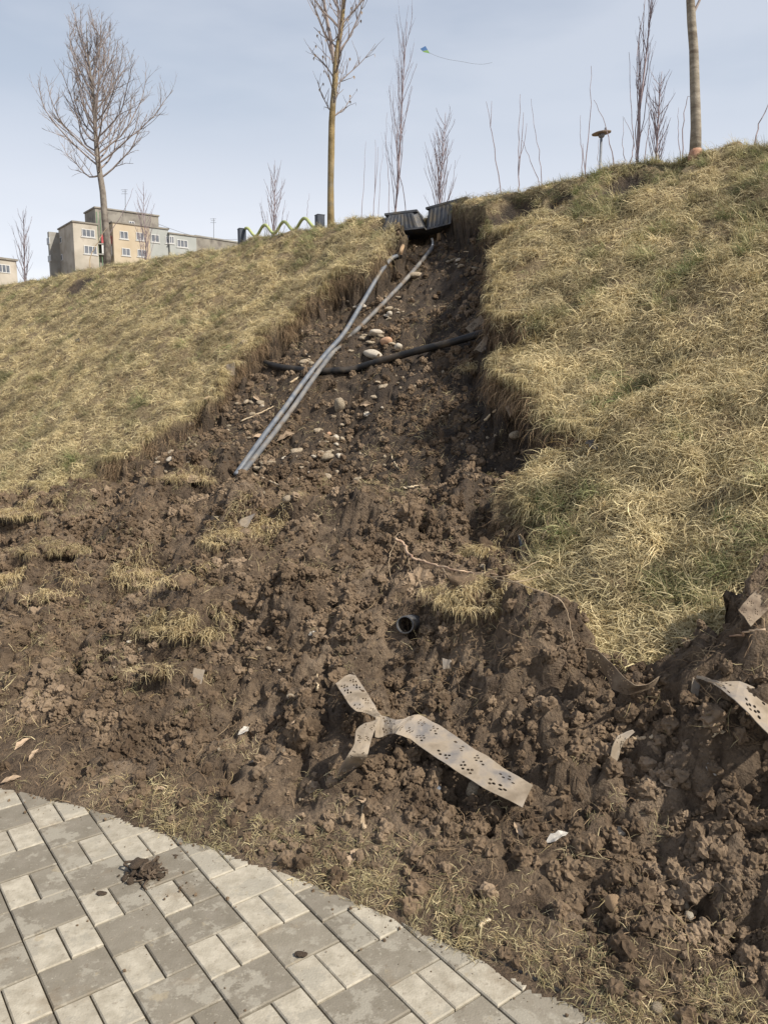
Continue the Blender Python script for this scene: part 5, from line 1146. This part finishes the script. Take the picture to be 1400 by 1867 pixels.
def gd(px, off=0.):
    u = (px - PW / 2) / FPX; ox = K0.x + e1.x * off; oy = K0.y + e1.y * off; return (u * (oy * .9881 - 3.9) - ox) / (e2.x - u * e2.y * .9881)
g1 = gd(108); g2 = gd(87, -1.6)
b = MB(); zl = fz(133, 404) - .5; b.box((2.2, (g1 + g2) / 2 + .01, (zl + 1) / 2), (7.6, g2 - g1, zl - 1)); print('gable', g1, g2); b.build('rear_wing', M['w_grey'], bl)
zp = fz(180, 379, 3) ; wing('roof_house', fx(176, 3), fx(291, 3), zp, 3, 8.5, 'w_brown')
for (pa, pb, ya, yb, n_, d_) in ((149.5, 172, 417.5, 430.5, 3, 0), (152, 174.5, 448, 462, 3, 0), (219, 233, 421.5, 434.5, 2, -.4), (249, 262, 424, 437, 2, -.4), (221.5, 235.5, 452.5, 465, 2, -.4), (250, 264, 455, 467, 2, -.4), (276, 290, 427.5, 440.5, 2, .1), (302.5, 307.5, 431, 443, 1, .1), (309, 317, 431, 443, 2, -.3), (323, 341.5, 437, 449.5, 3, -.3)):
    xa, xb = fx(pa, d_), fx(pb, d_); zb = fz(pa, ya, d_); za = fz(pa, yb, d_)
    window(xa, xb, za, zb, d_ - .02, bl, n_)
xa, xb = fx(237, 3), fx(246, 3); window(xa, xb, fz(241, 411, 3), fz(241, 404, 3), 2.98, bl, 2)
xm = (x178 + x205) / 2; wd2 = x205 - x178
for zt_, mm_ in ((fz(195, 433, .3), 'redp'), (fz(195, 452, .3), 'frame')):
    b = MB(); b.box((x178 + wd2 * .62, .3, zt_ - .3), (wd2 * .70, .12, 1.3)); b.build('balcony_panel', M[mm_], bl)
    b = MB(); b.box((xm, .7, zt_ - 1.1), (wd2 - .05, 1.0, .2)); b.build('balcony_slab', M['w_grey'], bl)
for i, f in enumerate((.06, .3)):
    b = MB(); b.box((x178 + wd2 * f, .5, fz(190, 440, .3)), (.14, .1, 9)); b.build('balcony_frame', M['greenp'], bl)
# windows on the left gable wall
for dy_, dx_, wy, pyt, pyb in ((g1 - 1.0, 0, .9, 420, 432), (g1 - 1.0, 0, .9, 453, 465), ((g1 + g2) / 2, -1.6, 1.6, 421, 434), ((g1 + g2) / 2, -1.6, 1.6, 455, 467)):
    z1 = fz(133, pyt); z0_ = fz(133, pyb); b = MB(); b.box((dx_ - .03, dy_, (z0_ + z1) / 2), (.1, wy, z1 - z0_)); o = b.build('window', M['frame'], bl)
    b = MB(); b.box((dx_ - .06, dy_, (z0_ + z1) / 2), (.1, wy - .25, z1 - z0_ - .3)); b.build('pane', M['glass'], o)
def antenna(px, pyb, pyt, y, label):
    a, c_ = at(px, pyb, y=y), at(px, pyt, y=y); r_ = tag(empty('antenna', a), label, 'antenna'); b = MB(); b.tube([(0, 0, -.3), c_ - a], .05, 5); b.build('mast', M['steel'], r_)
    for f, w_ in ((.97, 1.1), (.88, .8), (.78, 1.0)):
        b = MB(); z_ = (c_ - a).z * f; b.tube([(-w_ / 2, 0, z_), (w_ / 2, 0, z_)], .035, 4); b.build('rod', M['steel'], r_)
antenna(229, 383, 345, K0.y + e2.y * 5 + e1.y * 6, 'television antenna on the roof of the apartment block')
antenna(390, 434, 398, 150, 'television antenna on the long low building')
# long low building to the right of the block
q0 = at(357, 431, y=148); q1 = at(452, 436.5, y=156); lbd = tag(empty('low_building', (q0.x, q0.y, 0)), 'long plain brown grey building with a flat roof right of the apartment block', 'building'); dv = Vector((q1.x - q0.x, q1.y - q0.y, 0)); lbd.rotation_euler = (0, 0, math.atan2(dv.y, dv.x))
b = MB(); b.box((dv.length / 2, 5, (q0.z + 1) / 2), (dv.length, 10, q0.z - 1)); b.build('wall', M['w_brown'], lbd); b = MB(); b.box((dv.length / 2, 5, q0.z + .12), (dv.length + .3, 10.3, .24)); b.build('roof', M['w_grey'], lbd)
b = MB(); b.box((-.3, -.05, (q0.z + 1) / 2), (.4, .3, q0.z - 1.1)); b.build('drain_pipe', M['steel'], lbd)
# house at the far left
q0 = at(-60, 468, y=120); q1 = at(30.5, 476, y=126); hb = tag(empty('house', (q0.x, q0.y, 0)), 'cream coloured house end cut by the left edge of the picture', 'building'); dv = Vector((q1.x - q0.x, q1.y - q0.y, 0)); hb.rotation_euler = (0, 0, math.atan2(dv.y, dv.x)); zt_ = at(30, 476, y=126).z
b = MB(); b.box((dv.length / 2, 4, (zt_ + 1) / 2), (dv.length, 8, zt_ - 1)); b.build('wall', M['w_beige'], hb); b = MB(); b.box((dv.length / 2, 4, zt_ + .12), (dv.length + .4, 8.4, .28)); b.build('roof', M['w_brown'], hb)
def hx(px): return (px + 60) / 90.5 * dv.length
for a, c_ in ((-12, 16.5), (-50, -25)):
    z1, z0_ = at(5, 484, y=125).z, at(5, 498, y=125).z; w0, w1 = hx(a), hx(c_); fr = MB()
    for z_ in (z0_, z1): fr.box(((w0 + w1) / 2, -.03, z_), (w1 - w0 + .1, .1, .1))
    for i in range(5): fr.box((w0 + (w1 - w0) * i / 4, -.03, (z0_ + z1) / 2), (.1, .1, z1 - z0_ - .1))
    fo = fr.build('window', M['frame'], hb)
    for i in range(4): g_ = MB(); g_.box((w0 + (w1 - w0) * (i + .5) / 4, -.01, (z0_ + z1) / 2), ((w1 - w0) / 4 - .1, .05, z1 - z0_ - .1)); g_.build('pane', M['glass'], fo)
# cable slung from the block
a, c_ = at(288, 408, y=138), at(440, 436, y=150); b = MB(); b.tube([a.lerp(c_, i / 16) - Vector((0, 0, 1.2 * math.sin(math.pi * i / 16) * .8)) for i in range(17)], .035, 3); tag(b.build('cable', M['steel']), 'thin cable sagging from the roof house down to the right', 'cable')
